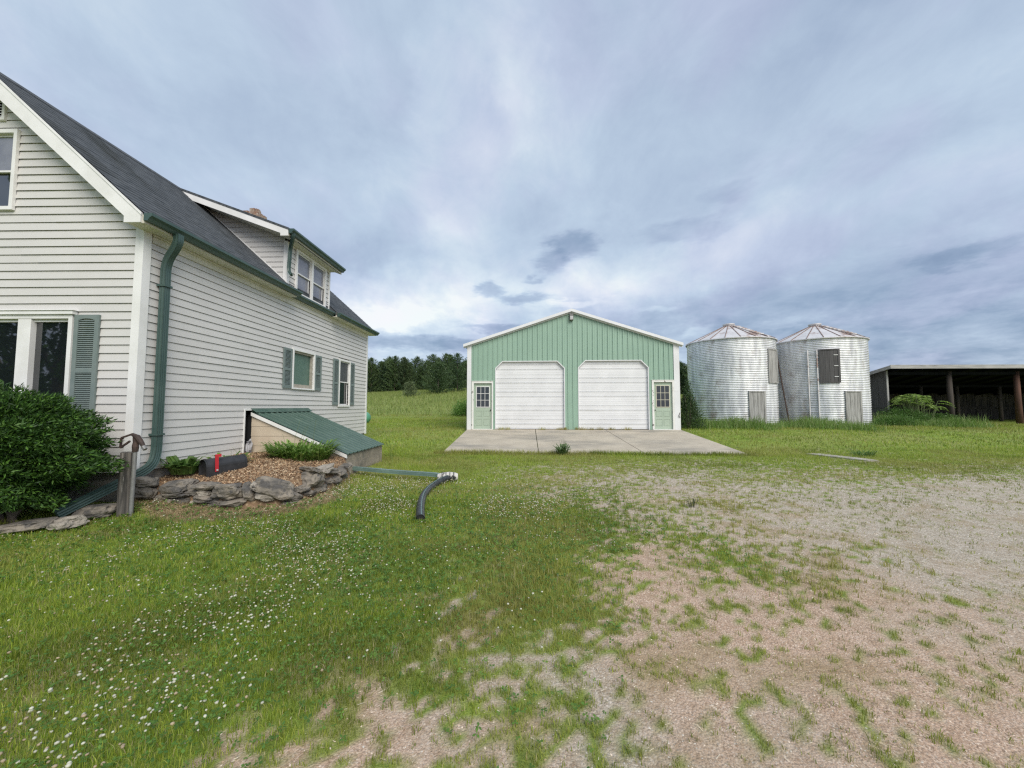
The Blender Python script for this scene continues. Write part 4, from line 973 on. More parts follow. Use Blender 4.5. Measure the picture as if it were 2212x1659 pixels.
for xa, xb in ((GP, GRt + .17), (GP, GL - .19)):
    za, zb = GPK, GPK - GS * abs(xb - GP)
    mb.prism([(xa, za + .13), (xb, zb + .13), (xb, zb + .07), (xa, za + .07)], GY0 - .16, GB + .2)
    s_ = 1 if xb > xa else -1
    for y in np.arange(GY0 + .1, GB, .2286): mb.bar((xa, y, za + .135), (xb, y, zb + .135), .03, .02)
mb.build('roof', 'white_steel', gar)
mb = MB()
for xb in (GRt + .18, GL - .20):
    zb = GPK - GS * abs(xb - GP)
    mb.prism([(GP, GPK + .145), (xb, zb + .145), (xb, zb + .02), (GP, GPK + .02)], GY0 - .185, GY0 - .161)
    mb.prism([(GP, GPK + .012), (xb, zb + .012), (xb, zb - .035), (GP, GPK - .035)], GY0 - .06, GY0 - .022)
mb.build('rake_trim', 'white_steel', gar)
mb = MB()
for xb in (GRt + .17, GL - .19):
    zb = GPK - GS * abs(xb - GP); mb.prism([(GP, GPK + .02), (xb, zb + .02), (xb, zb + .012), (GP, GPK + .012)], GY0 - .160, GY0 - .01)
mb.build('soffit', 'white_steel', gar)
mb = MB(); mb.box((GL - .01, GY0 - .035, G0 - .03), (GL + .16, GY0 - .019, GE + .03)); mb.box((GL - .035, GY0 - .034, G0 - .03), (GL - .011, GY0 + .16, GE)); mb.build('corner_trim', 'white_steel', gar)
mb = MB(); mb.box((GRt - .22, GY0 - .035, G0 - .03), (GRt + .01, GY0 - .019, GE + .03)); mb.box((GRt + .011, GY0 - .034, G0 - .03), (GRt + .035, GY0 + .16, GE)); mb.build('corner_trim', 'white_steel', gar)
for a, b_, tp, ch in doors:
    mb = MB()
    H_ = tp - G0; prof = [(0, 0)]
    sec = H_ / 5.
    for k in range(5):
        z0 = k * sec; r1, r2 = z0 + sec * .39, z0 + sec * .72
        for r_ in (r1, r2):
            prof += [(r_ - .022, 0), (r_ - .012, -.012), (r_ - .002, -.012), (r_ + .004, .016), (r_ + .014, .016), (r_ + .022, 0)]
        if k < 4: prof += [(z0 + sec - .004, 0), (z0 + sec, .010), (z0 + sec + .004, 0)]
        for f_ in (.10, .20, .30, .50, .60, .82, .92):   # fine ribbing
            pass
    prof.append((H_ - .01, 0))
    fine = []
    for (z0, y0), (z1, y1) in zip(prof, prof[1:]):
        fine.append((z0, y0))
        if abs(y0 - y1) < 1e-6 and z1 - z0 > .08:
            n_ = int((z1 - z0) / .05)
            for q in range(1, n_): fine.append((z0 + (z1 - z0) * q / n_, .0028 if q % 2 else 0))
    fine.append(prof[-1])
    vs = []
    for z, y in fine: vs += [(a - .02, GY0 + .085 + y, G0 + z), (b_ + .02, GY0 + .085 + y, G0 + z)]
    mb.add(vs, [(2 * i, 2 * i + 1, 2 * i + 3, 2 * i + 2) for i in range(len(fine) - 1)])
    dr_ = mb.build('overhead_door', 'white_steel', gar, recalc=False)
    mb = MB(); w_ = .035
    pts = [(a, G0), (a, tp - ch), (a + ch, tp), (b_ - ch, tp), (b_, tp - ch), (b_, G0)]
    ip = [(a + w_, G0), (a + w_, tp - ch - w_ * .41), (a + ch + w_ * .41, tp - w_), (b_ - ch - w_ * .41, tp - w_), (b_ - w_, tp - ch - w_ * .41), (b_ - w_, G0)]
    for i in range(5):
        q = [pts[i], pts[i + 1], ip[i + 1], ip[i]]
        vs = [(x, GY0 - .03, z) for x, z in q] + [(x, GY0 + .10, z) for x, z in q]
        mb.add(vs, [(0, 1, 2, 3), (0, 4, 5, 1), (2, 6, 7, 3), (7, 6, 5, 4)])
    mb.build('door_frame', 'white_steel', dr_, recalc=False)
    mb = MB(); mb.box((a + .04, GY0 + .07, G0 - .01), (b_ - .04, GY0 + .10, G0 + .025)); mb.build('bottom_seal', 'black_metal', dr_)
for n_, (a, b_, tp) in enumerate(entries):
    mb = MB(); ed = GY0 + .05
    mb.box((a, ed, G0 + .02), (b_, ed + .04, tp - .0))
    cxs = ((a + .10, (a + b_) / 2 - .035), ((a + b_) / 2 + .035, b_ - .10))
    for (x0, x1) in cxs:
        for z0, z1 in ((G0 + .18, G0 + .48), (G0 + .60, G0 + .85)):
            for q in ((x0, x1, z0, z0 + .014), (x0, x1, z1 - .014, z1), (x0, x0 + .014, z0 + .014, z1 - .014), (x1 - .014, x1, z0 + .014, z1 - .014)): mb.box((q[0], ed - .010, q[2]), (q[1], ed - .0005, q[3]))
    leaf = mb.build('entry_door', 'door_green', gar)
    wx0, wx1, wz0, wz1 = a + .10, b_ - .10, G0 + 1.0, tp - .14
    mb = MB(); rect_frame(mb, 'y', ed, wx0, wx1, wz0, wz1, .03, .001, .018)
    for i in (1, 2):
        x = wx0 + .03 + (wx1 - wx0 - .06) * i / 3; mb.box((x - .009, ed - .016, wz0 + .03), (x + .009, ed - .001, wz1 - .03))
        z = wz0 + .03 + (wz1 - wz0 - .06) * i / 3; mb.box((wx0 + .03, ed - .0165, z - .009), (wx1 - .03, ed - .0015, z + .009))
    mb.build('window_frame', 'cream' if n_ else 'trim_white', leaf)
    mb = MB(); mb.box((wx0 + .03, ed - .004, wz0 + .03), (wx1 - .03, ed - .0008, wz1 - .03)); mb.build('window_pane', 'glass_dark', leaf)
    kx = b_ - .05 if n_ == 0 else a + .05
    mb = MB(); vs, fs = blobmesh((0, 0, 0), (.028, .03, .028), 1, 2, 0); mb.add([(x + kx, y + ed - .045, z + G0 + .88) for x, y, z in vs], fs); mb.tube([(kx, ed, G0 + .88), (kx, ed - .03, G0 + .88)], .012, 8); mb.build('door_knob', 'black_metal', leaf)
    mb = MB(); w1, w2 = (.10, .06) if n_ == 0 else (.09, .09)
    mb.box((a - w1, GY0 - .033, G0), (a, GY0 + .05, tp)); mb.box((b_, GY0 - .033, G0), (b_ + w2, GY0 + .05, tp)); mb.box((a - w1, GY0 - .034, tp + .001), (b_ + w2, GY0 + .05, tp + .09))
    mb.build('door_casing', 'peel_white', leaf)
    mb = MB(); mb.box((a - w1 - .02, GY0 - .045, tp + .091), (b_ + w2 + .02, GY0 - .0, tp + .105)); mb.build('door_cap', 'peel_white', leaf); mb = MB(); mb.box((a - .05, GY0 - .05, G0 - .02), (b_ + .05, GY0 + .05, G0 + .018)); mb.build('sill', 'peel_white', leaf)
mb = MB(); mb.box((GP - .085, GY0 - .17, 5.50), (GP + .085, GY0 - .02, 5.80)); lp = mb.build('wall_lamp', 'lamp_grey', gar, bevel=.012)
mb = MB(); mb.box((GP - .065, GY0 - .182, 5.52), (GP + .065, GY0 - .1705, 5.68)); mb.build('lamp_lens', 'lamp_glass', lp)
mb = MB(); mb.tube([(GRt + .04, GY0 + .0, 1.36), (GRt - .04, GY0 - .06, 1.16), (GRt - .06, GY0 - .08, 1.12), (GRt + .0, GY0 - .06, 1.06)], .014, 8); mb.build('hook', 'rust_dark', gar)

# ================================================================== GRAIN BINS
def on_circle(cx, cy, r, t_, off=0.):
    """near intersection of the sight line x = t*y with the circle, as an angle on the circle"""
    r2 = r + off; A_ = t_ * t_ + 1; B_ = -2 * (t_ * cx + cy); C_ = cx * cx + cy * cy - r2 * r2
    D = max(B_ * B_ - 4 * A_ * C_, 0); y = (-B_ - math.sqrt(D)) / (2 * A_); return math.atan2(y - cy, t_ * y - cx)
BR = 2.38; BE = 5.45
def make_bin(cx, cy, label, seed):
    zb = tz(cx, cy) - .1
    b_ = thing('grain_bin', (cx, cy, zb), label, 'grain bin', 0, 'corrugated grain bins')
    mb = MB(); seg = 96; pitch = .098; rows = int((BE - zb) / pitch) * 6; prof = [(BR + .019 * sin(2 * pi * i / 6 + .3) + (.008 if (i // 66) % 2 else 0), (BE - zb) * i / rows) for i in range(rows + 1)]
    mb.lathe(prof, (cx, cy, zb), seg)
    mb.build('wall', 'galv', b_, smooth=True)
    return b_
def panel_on(bn, cx, cy, t0, t1, z0, z1, out, m, name, parent, nb=4, gap=.008, thick=.03):
    a0 = on_circle(cx, cy, BR, t0); a1 = on_circle(cx, cy, BR, t1); mb = MB()
    for i in range(nb):
        p0 = a0 + (a1 - a0) * i / nb; p1 = a0 + (a1 - a0) * (i + 1) / nb - (.0 if nb == 1 else gap / BR * math.copysign(1, a1 - a0))
        q = [(cx + (BR + out + d) * cos(p), cy + (BR + out + d) * sin(p)) for d, p in ((0, p0), (0, p1), (thick, p1), (thick, p0))]
        e0 = random.uniform(-.012, .012) if nb > 1 else 0
        mb.add([(x, y, z0 + e0) for x, y in q] + [(x, y, z1 + e0 * .5) for x, y in q], [(0, 1, 2, 3), (7, 6, 5, 4), (0, 4, 5, 1), (1, 5, 6, 2), (2, 6, 7, 3), (3, 7, 4, 0)])
    return mb.build(name, m, parent)
def bin_door(bn, cx, cy, t0, t1, z0, z1, wood, hinges=False):
    d_ = panel_on(bn, cx, cy, t0, t1, z0, z1, .02, wood, 'door', bn)
    w = (t1 - t0) * .10
    mb = MB()
    for (u0, u1, h0, h1) in ((t0 - w, t0 + w * .2, z0 - .03, z1 + .03), (t1 - w * .2, t1 + w, z0 - .03, z1 + .03), (t0 - w, t1 + w, z1 - .0, z1 + .07), (t0 - w, t1 + w, z0 - .06, z0)):
        a0, a1 = on_circle(cx, cy, BR, u0), on_circle(cx, cy, BR, u1)
        k = 1 if u1 - u0 < w * 2 else 4
        for i in range(k):
            p0, p1 = a0 + (a1 - a0) * i / k, a0 + (a1 - a0) * (i + 1) / k
            ex = .003 if k > 1 else 0
            q = [(cx + (BR + .012 + d) * cos(p), cy + (BR + .012 + d) * sin(p)) for d, p in ((0, p0), (0, p1), (.06 + ex, p1), (.06 + ex, p0))]
            mb.add([(x, y, h0) for x, y in q] + [(x, y, h1) for x, y in q], [(0, 1, 2, 3), (7, 6, 5, 4), (0, 4, 5, 1), (1, 5, 6, 2), (2, 6, 7, 3), (3, 7, 4, 0)])
    mb.build('door_frame', wood, d_)
    if hinges:
        mb = MB(); a0 = on_circle(cx, cy, BR, t1 - (t1 - t0) * .02); a1 = on_circle(cx, cy, BR, t1 - (t1 - t0) * .25)
        for h in (.16, .5, .84):
            z = z0 + (z1 - z0) * h
            mb.bar((cx + (BR + .062) * cos(a0), cy + (BR + .062) * sin(a0), z), (cx + (BR + .062) * cos(a1), cy + (BR + .062) * sin(a1), z), .02, .035)
        mb.build('hinge', 'trim_white', d_)
    return d_
def bin_roof(bn, cx, cy, seed):
    random.seed(seed); mb = MB(); n_ = 20; r0, r1 = BR + .09, .30; z0, z1 = BE - .02, BE + 1.02
    a0 = random.uniform(0, .2)
    for i in range(n_):
        p0, p1 = a0 + 2 * pi * i / n_, a0 + 2 * pi * (i + 1) / n_; s_ = random.uniform(-.012, .012)
        mb.add([(cx + r0 * cos(p0), cy + r0 * sin(p0), z0), (cx + r0 * cos(p1), cy + r0 * sin(p1), z0), (cx + r1 * cos(p1), cy + r1 * sin(p1), z1), (cx + r1 * cos(p0), cy + r1 * sin(p0), z1),
                (cx + 1.3 * cos((p0 + p1) / 2), cy + 1.3 * sin((p0 + p1) / 2), z0 + (r0 - 1.3) / (r0 - r1) * (z1 - z0) + s_)], [(0, 1, 4), (1, 2, 4), (2, 3, 4), (3, 0, 4)])
    mb.lathe([(r0, z0 - .0), (r0, z0 - .05), (BR + .03, z0 - .03)], (cx, cy, 0), 72)
    rf = mb.build('roof', 'galv_roof', bn)
    mb = MB()
    for i in range(n_):
        p = a0 + 2 * pi * i / n_; mb.bar((cx + r0 * cos(p), cy + r0 * sin(p), z0 + .012), (cx + r1 * cos(p), cy + r1 * sin(p), z1 + .012), .03, .035)
    mb.build('roof_seam', 'rust', rf)
    mb = MB(); mb.lathe([(.30, z1 - .02), (.30, z1 + .07), (.335, z1 + .08), (.335, z1 + .15), (.30, z1 + .155), (.24, z1 + .17), (.001, z1 + .175)], (cx, cy, 0), 28); mb.build('cap', 'galv_roof', rf)
    mb = MB(); d_ = -pi / 2 + .35     # roof rungs on the near right side
    for k in range(8):
        f_ = .12 + k * .095; r_ = r0 + (r1 - r0) * (1 - f_); z = z0 + (z1 - z0) * (1 - f_) + .05
        w = .22
        p = d_; c0 = Vector((cx + r_ * cos(p), cy + r_ * sin(p), z)); t_ = Vector((-sin(p), cos(p), 0)); mb.bar(c0 - t_ * w * 1.3, c0 + t_ * w * 1.3, .07, .06)
    mb.build('roof_rung', 'galv_roof', rf)
    mb = MB(); p = -pi / 2 + .62; c = [(cx + r_ * cos(q), cy + r_ * sin(q), z0 + (r0 - r_) / (r0 - r1) * (z1 - z0) + .06) for r_, q in ((2.2, p - .12), (2.2, p + .16), (1.55, p + .14), (1.55, p - .14))]
    mb.add(c + [(x, y, z - .05) for x, y, z in c], [(0, 1, 2, 3), (0, 4, 5, 1), (1, 5, 6, 2), (2, 6, 7, 3), (3, 7, 4, 0)]); mb.build('roof_hatch', 'galv_roof', rf)
    random.seed(seed + 9)
B1 = (13.40, 23.80); B2 = (18.72, 23.80)
b1 = make_bin(*B1, 'left corrugated steel grain bin next to the green garage with conical roof', 1); bin_roof(b1, *B1, 21)
bin_door(b1, *B1, .6625, .6810, 2.92, 4.72, 'grey_wood'); bin_door(b1, *B1, .6115, .6465, .45, 2.33, 'grey_wood')
b2 = make_bin(*B2, 'right corrugated steel grain bin beside the open shed with dark shuttered hatch and ladder rails', 2); bin_roof(b2, *B2, 33)
bin_door(b2, *B2, .7975, .8420, 2.92, 4.70, 'dark_wood', True); bin_door(b2, *B2, .8590, .8930, .45, 2.33, 'grey_wood')
mb = MB()
for t_ in (.765, .7885):
    a = on_circle(*B2, BR, t_); mb.bar((B2[0] + (BR + .05) * cos(a), B2[1] + (BR + .05) * sin(a), .5), (B2[0] + (BR + .05) * cos(a), B2[1] + (BR + .05) * sin(a), 4.75), .05, .05)
a0, a1 = on_circle(*B2, BR, .766), on_circle(*B2, BR, .788)
for k in (1, 11):
    z = .9 + k * .33; mb.bar((B2[0] + (BR + .055) * cos(a0), B2[1] + (BR + .055) * sin(a0), z), (B2[0] + (BR + .055) * cos(a1), B2[1] + (BR + .055) * sin(a1), z), .022, .022)
mb.build('ladder', 'galv_roof', b2)
mb = MB()   # rust streaks in rows on the sheets
random.seed(12)
for (cx, cy), T_ in ((B1, [(.615, .635, 3.72), (.618, .628, 3.35), (.470, .475, 3.5)]), (B2, [(.73, .745, 3.6), (.745, .76, 3.35), (.85, .866, 3.7), (.87, .878, 3.45), (.893, .899, 3.4)])): pass
mb = MB(); mb.bar((15.52, 22.75, 4.95), (16.16, 22.72, .45), .055, .055); mb.bar((15.60, 22.85, 4.95), (16.24, 22.82, .45), .03, .03)
o = mb.build('leaning_pole', 'rust_dark'); tag(o, 'thin dark rusty pole leaning in the gap between the two grain bins', 'pole')

# ================================================================== OPEN SHED (frame turned 1.5 degrees)
SA = 1.5
shed = thing('open_shed', (27, 27, .4), 'long open fronted pole shed with grey weathered boards and flat sloping roof', 'shed', SA)
SX0, SX1, SY0, SY1 = 21.98, 41., 24.0, 30.5
def sz(y): return 3.95 - (y - 23.3) * .19
mb = MB(); mb.prism([(23.32, sz(23.32) + .02), (31.2, sz(31.2) + .02), (31.2, sz(31.2) - .03), (23.32, sz(23.32) - .03)], 21.62, 41.6, 'x'); mb.build('roof', 'galv_roof', shed)
mb = MB(); mb.prism([(23.33, sz(23.33) - .032), (31.1, sz(31.1) - .032), (31.1, sz(31.1) - .05), (23.33, sz(23.33) - .05)], 21.64, 41.5, 'x'); mb.build('roof_boards', 'shaded_wood', shed)
mb = MB(); mb.box((21.60, 23.28, 3.77), (41.6, 23.318, 3.99)); mb.build('fascia', 'fascia_wood', shed)
mb = MB(); mb.prism([(23.321, sz(23.32) + .01), (31.2, sz(31.2) + .01), (31.2, sz(31.2) - .16), (23.321, sz(23.32) - .18)], 21.60, 21.63, 'x')
mb.build('fascia', 'fascia_wood', shed)
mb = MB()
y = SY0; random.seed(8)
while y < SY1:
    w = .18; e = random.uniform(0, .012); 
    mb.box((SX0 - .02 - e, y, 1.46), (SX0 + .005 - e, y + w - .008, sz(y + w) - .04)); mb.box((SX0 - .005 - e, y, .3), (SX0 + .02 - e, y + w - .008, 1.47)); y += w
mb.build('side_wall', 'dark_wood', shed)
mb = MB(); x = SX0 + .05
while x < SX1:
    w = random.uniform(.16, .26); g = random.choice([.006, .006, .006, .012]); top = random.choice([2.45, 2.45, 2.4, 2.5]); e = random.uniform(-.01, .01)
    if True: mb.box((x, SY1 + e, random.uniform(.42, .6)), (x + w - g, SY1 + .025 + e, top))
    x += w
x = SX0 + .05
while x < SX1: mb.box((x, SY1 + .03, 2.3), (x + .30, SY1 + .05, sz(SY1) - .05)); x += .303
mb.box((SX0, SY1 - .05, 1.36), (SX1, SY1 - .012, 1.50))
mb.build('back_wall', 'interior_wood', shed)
mb = MB(); mb.box((SX1, SY0, .3), (SX1 + .03, SY1, sz(SY0) - .1)); mb.build('side_wall', 'dark_wood', shed)
for i, (x, m_) in enumerate([(25.78, 'brown_post'), (29.72, 'red_post'), (33.7, 'brown_post'), (37.7, 'red_post')]):
    mb = MB(); mb.tube([(x, SY0 + .1, .3), (x - .02, SY0 + .1, 2.0), (x - .03, SY0 + .1, 3.66)], .14, 14, scale=[1.08, 1, .92]); o = mb.build('post', m_, shed, smooth=True)
    if i < 2: o['label'] = ('dark brown round pole', 'reddish brown round pole')[i]
mb = MB(); mb.box((SX0 - .03, SY0 - .04, .3), (SX0 + .07, SY0 - .002, 3.72)); mb.build('post', 'grey_wood', shed)
mb = MB()
for x in np.arange(22.3, 41, 1.35): mb.prism([(23.4, sz(23.4) - .04), (31.0, sz(31.0) - .04), (31.0, sz(31.0) - .20), (23.4, sz(23.4) - .20)], x, x + .05, 'x')
mb.build('rafter', 'shaded_wood', shed)
mb = MB(); mb.box((SX0, SY0 + .02, 3.46), (SX1, SY0 + .09, 3.64)); mb.box((SX0, 27.2, 2.85), (SX1, 27.26, 3.02)); mb.build('beam', 'shaded_wood', shed)
for x in (24.5, 27.2, 29.6, 32.4):
    mb = MB(); mb.tube([(x, 27.25, .3), (x, 27.25, 2.9)], .10, 10); mb.build('post', 'brown_post', shed, smooth=True)

# ================================================================== VEGETATION
def rot_from(d):    # basis whose first axis is d
    d = d / np.linalg.norm(d, axis=1, keepdims=True); a = np.cross(d, RG.normal(0, 1, d.shape)); a /= np.linalg.norm(a, axis=1, keepdims=True) + 1e-9
    return d, a, np.cross(d, a)
def leaves(P, D, L, Wd, cols, name, m, parent=None, fold=.25):
    """pointed leaves: base, two sides, tip with a fold along the midrib"""
    d, a, u = rot_from(D); L = np.asarray(L)[:, None]; Wd = np.asarray(Wd)[:, None] / 2
    V = np.stack([P, P + d * L * .45 + a * Wd + u * Wd * fold, P + d * L, P + d * L * .45 - a * Wd + u * Wd * fold], 1).reshape(-1, 3)
    b_ = np.arange(len(P))[:, None] * 4; F = np.concatenate([b_ + np.array([[0, 1, 2]]), b_ + np.array([[0, 2, 3]])])
    return quick(name, V, [F], np.repeat(cols, 4, 0), m, parent)
def pal_cols(n, pal, lo=.8, hi=1.2): 
    pal = np.array(pal); return pal[RG.integers(0, len(pal), n)] * RG.uniform(lo, hi, (n, 1))
# --- round evergreen shrub
sh = thing('evergreen_shrub', (-6.75, 5.05, .1), 'big rounded dark green evergreen shrub against the gable wall', 'shrub')
N = 150000
th = RG.uniform(0, 2 * pi, N); cz_ = RG.uniform(-1, 1, N); sr = np.sqrt(1 - cz_ ** 2)
dv = np.stack([sr * np.cos(th), sr * np.sin(th), cz_], -1)
lump = 1 + .13 * (fbm(dv[:, 0] * 3 + dv[:, 2] * 2, dv[:, 1] * 3 + dv[:, 2] * 3, 1.4, 4) - .5) * 2 + .10 * (fbm(dv[:, 0] * 3 + 5, dv[:, 2] * 3, 3.1, 9) - .5) * 2
rr = RG.uniform(.30, 1, N) ** .40 * lump
P = dv * rr[:, None] * np.array([1.66, .66, .82]) + np.array([-6.97, 5.0, .97])
P = P[(P[:, 2] > .26 + .12 * RG.random(N)) & (P[:, 1] < 5.78)]; n = len(P)
dd_ = (P - np.array([-6.85, 5.05, .9])); dd_ = dd_ / np.linalg.norm(dd_, axis=1, keepdims=True) + RG.normal(0, .55, (n, 3)) + np.array([0, 0, .15])
leaves(P - np.array([-6.75, 5.05, .1]), dd_, RG.uniform(.04, .085, n), RG.uniform(.012, .022, n), pal_cols(n, [(.026, .075, .010), (.042, .110, .014), (.080, .175, .022), (.018, .050, .008)]), 'foliage', 'needle', sh)
mb = MB(); random.seed(4)
for k in range(26):
    a = random.uniform(0, 2 * pi); x0 = -6.85 + random.uniform(-.6, .6); mb.tube([(x0, 5.1, .05), (x0 + .4 * cos(a), 5.1 + .12 * sin(a), .5), (x0 + 1.0 * cos(a), 5.1 + .25 * sin(a), .75 + random.random() * .7)], .022, 6, scale=[1, .8, .4])
mb.build('branch', 'bark', sh)
# --- broad leaved things
def bush(name, c, rad, N, L, pal, label, cat, stems=10, group=None, shape='dome', lift=.2, wl=.5, m='leaf', holes=.0):
    b_ = thing(name, (c[0], c[1], c[2]), label, cat, 0, group)
    th = RG.uniform(0, 2 * pi, N); u = RG.uniform(0, 1, N); v = RG.uniform(-.25, 1, N); sr = np.sqrt(np.clip(1 - v ** 2, 0, 1))
    dv = np.stack([sr * np.cos(th), sr * np.sin(th), v], -1)
    lump = .78 + .45 * fbm(dv[:, 0] * 2.5 + dv[:, 2] * 2 + c[0], dv[:, 1] * 2.5 - dv[:, 2] * 2 + c[1], 1.6, 31)
    P = dv * ((RG.uniform(.15, 1, N) ** .55) * lump)[:, None] * np.array(rad) + np.array([0, 0, rad[2] * .15])
    if shape == 'cone': P[:, :2] *= (1 - .65 * np.clip(P[:, 2:3] / rad[2], 0, 1))
    k = P[:, 2] > -.02; P = P[k]; n = len(P)
    if holes: k = fbm(P[:, 0] * 2 + P[:, 1], P[:, 2] * 2, 2.2 / max(rad), 77) > holes; P = P[k]; n = len(P)
    D = P / (np.linalg.norm(P, axis=1, keepdims=True) + .01) + RG.normal(0, .6, (n, 3)) + np.array([0, 0, lift])
    leaves(P, D, RG.uniform(.6, 1.25, n) * L, RG.uniform(.6, 1.25, n) * L * wl, pal_cols(n, pal), 'foliage', m, b_)
    mb = MB()
    for i in range(stems):
        a = random.uniform(0, 2 * pi); f_ = random.uniform(.3, .8); mb.tube([(c[0] + .05 * cos(a), c[1] + .05 * sin(a), c[2] - .05), (c[0] + rad[0] * .4 * f_ * cos(a), c[1] + rad[1] * .4 * f_ * sin(a), c[2] + rad[2] * .45), (c[0] + rad[0] * .7 * f_ * cos(a), c[1] + rad[1] * .7 * f_ * sin(a), c[2] + rad[2] * .8)], .012 + .008 * rad[2], 6, scale=[1, .7, .35])
    mb.build('stem', 'bark', b_)
    return b_
GREEN = [(.06, .12, .025), (.08, .15, .03), (.10, .18, .04), (.05, .10, .025)]
bush('young_tree', (8.55, 18.9, tz(8.55, 18.9)), (.75, .75, 1.95), 5200, .085, [(.055, .10, .035), (.075, .125, .045), (.045, .08, .03)], 'young leafy tree growing against the right corner of the garage', 'tree', 9, shape='cone')
bush('weed_clump', (-3.9, 33, tz(-3.9, 33)), (1.15, 1.0, 1.15), 3800, .12, [(.12, .25, .045), (.15, .29, .055)], 'tall bright green weed clump at the meadow edge left of the garage', 'weeds', 8)
bush('weed_clump', (-2.1, 33.4, tz(-2.1, 33.4)), (1.7, 1.0, .62), 3400, .12, [(.085, .175, .035), (.11, .215, .045)], 'low dark weed clump touching the left corner of the garage', 'weeds', 8)
bush('weed_clump', (22.6, 22.5, tz(22.6, 22.5)), (1.6, .9, .8), 7000, .09, [(.085, .175, .035), (.11, .215, .045)], 'dense weed thicket at the left end of the open shed', 'weeds', 10)
bush('weed_clump', (24.9, 22.9, tz(24.9, 22.9)), (1.3, .8, .55), 3600, .09, [(.085, .175, .035), (.11, .215, .045)], 'low weed clump below the yellow green sumac in front of the shed', 'weeds', 8)
bush('weed_clump', (21.0, 21.4, tz(21, 21.4)), (1.2, .6, .5), 2600, .08, [(.085, .175, .035), (.11, .215, .045)], 'leafy weeds at the foot of the right grain bin', 'weeds', 6)
# sumac: arching compound fronds
sm = thing('sumac_bush', (23.4, 22.6, tz(23.4, 22.6)), 'bright yellow green sumac with feathery fronds in front of the shed', 'shrub')
PP, DD, LL = [], [], []
random.seed(14); mb = MB()
for k in range(60):
    bx0 = 23.4 + random.uniform(-1.0, 1.1); by0 = 22.5 + random.uniform(-.4, .4); top = 1.75 - .42 * abs(bx0 - 23.3) + random.uniform(-.3, .2); top = max(top, .5)
    a = random.uniform(0, 2 * pi); ln = random.uniform(.45, .8); g0 = tz(bx0, by0)
    pts = [(bx0 + cos(a) * ln * s, by0 + sin(a) * ln * s, g0 + top * (1 - .05) + .22 * s - .42 * s * s) for s in [i / 9 for i in range(10)]]
    mb.tube([(23.4 + (bx0 - 23.4) * .5, by0, g0), pts[0]], .012, 5); mb.tube(pts, .006, 4)
    for i in range(1, 10):
        d = Vector(pts[i]) - Vector(pts[i - 1]); d.normalize(); s_ = d.cross(Vector((0, 0, 1))).normalized()
        for sg in (-1, 1):
            PP.append(pts[i]); q = d * .35 + s_ * sg + Vector((0, 0, -.25)); DD.append(tuple(q)); LL.append(.24 * (1 - .05 * i))
P = np.array(PP) - np.array(sm['_o']); leaves(P, np.array(DD), LL, np.array(LL) * .32, pal_cols(len(PP), [(.22, .34, .06), (.28, .40, .09), (.17, .28, .05)]), 'foliage', 'leaf', sm); mb.build('stem', 'stem_green', sm)
# clump of strap leaves and bed plants
def rosette(name, c, n, L, Wd, pal, label, spread=.5, cat='plant', up=1.1, flower=0, group=None):
    b_ = thing(name, c, label, cat, 0, group)
    V, F, Cc = [], [], []
    pal = np.array(pal)
    for i in range(n):
        a = random.uniform(0, 2 * pi); r0 = spread * math.sqrt(random.random()); x0, y0 = r0 * cos(a) * 1.0, r0 * sin(a) * .75
        a2 = a + random.uniform(-1, 1); l = L * random.uniform(.6, 1.15); hh = l * random.uniform(.5, 1) * up; w = Wd * random.uniform(.7, 1.2)
        col = pal[random.randrange(len(pal))] * random.uniform(.8, 1.2); sx, sy = -sin(a2), cos(a2); base = len(V)
        for s, ww in ((0, .35), (.35, .9), (.7, 1.), (1., .05)):
            rr_ = l * .75 * s; z = hh * (1.7 * s - 1.05 * s * s)
            for q in (-1, 1): V.append((x0 + cos(a2) * rr_ + sx * q * w / 2 * ww, y0 + sin(a2) * rr_ + sy * q * w / 2 * ww, z)); Cc.append(col)
        for k in range(3): F.append((base + 2 * k, base + 2 * k + 1, base + 2 * k + 3, base + 2 * k + 2))
    quick('foliage', np.array(V), [np.array(F)], np.array(Cc), 'leaf', b_)
    if flower:
        mb = MB()
        for i in range(flower):
            a = random.uniform(0, 2 * pi); r0 = spread * random.random(); x0, y0 = c[0] + r0 * cos(a), c[1] + r0 * sin(a); h = L * random.uniform(1.0, 1.6); b1_, b2_ = random.uniform(-.12, .12), random.uniform(-.08, .08)
            mb.tube([(x0, y0, c[2]), (x0 + b1_ * .3, y0 + b2_ * .3, c[2] + h * .6), (x0 + b1_ * 1.2, y0 + b2_ * 1.2, c[2] + h)], .0035, 4, scale=[1, .9, .6])
        mb.build('stem', 'stem_green', b_)
    return b_
random.seed(6)
LG = [(.16, .29, .05), (.21, .35, .07), (.12, .23, .04), (.27, .39, .11)]
rosette('daylily_clump', (-4.22, 7.86, .46), 700, .52, .030, LG, 'thick bright green leafy clump on the mulch against the beige cellar boards', .48, flower=5)
rosette('bed_plant', (-5.33, 6.38, .46), 90, .26, .075, [(.09, .18, .04), (.13, .23, .055)], 'small dark green broadleaf plant by the siding near the white house corner', .16, up=1.5, flower=2)
rosette('bed_plant', (-5.12, 7.1, .48), 110, .27, .06, LG, 'leafy green weed behind the black mailbox against the siding', .24, up=1.2, flower=3)
rosette('bed_plant', (-5.22, 6.76, .46), 90, .22, .055, LG, 'low green sprouts left of the black mailbox', .16, up=1., flower=2)
rosette('mullein', (1.62, 12.62, .03), 80, .34, .05, [(.14, .22, .09), (.17, .25, .11)], 'grey green leafy weed at the front edge of the concrete apron', .17, up=1.3, flower=7)
rosette('grass_tuft', (11.0, 12.3, tz(11, 12.3)), 130, .26, .014, [(.07, .14, .03), (.09, .18, .04)], 'dark green grass tuft right of the concrete apron', .3, cat='grass tuft')
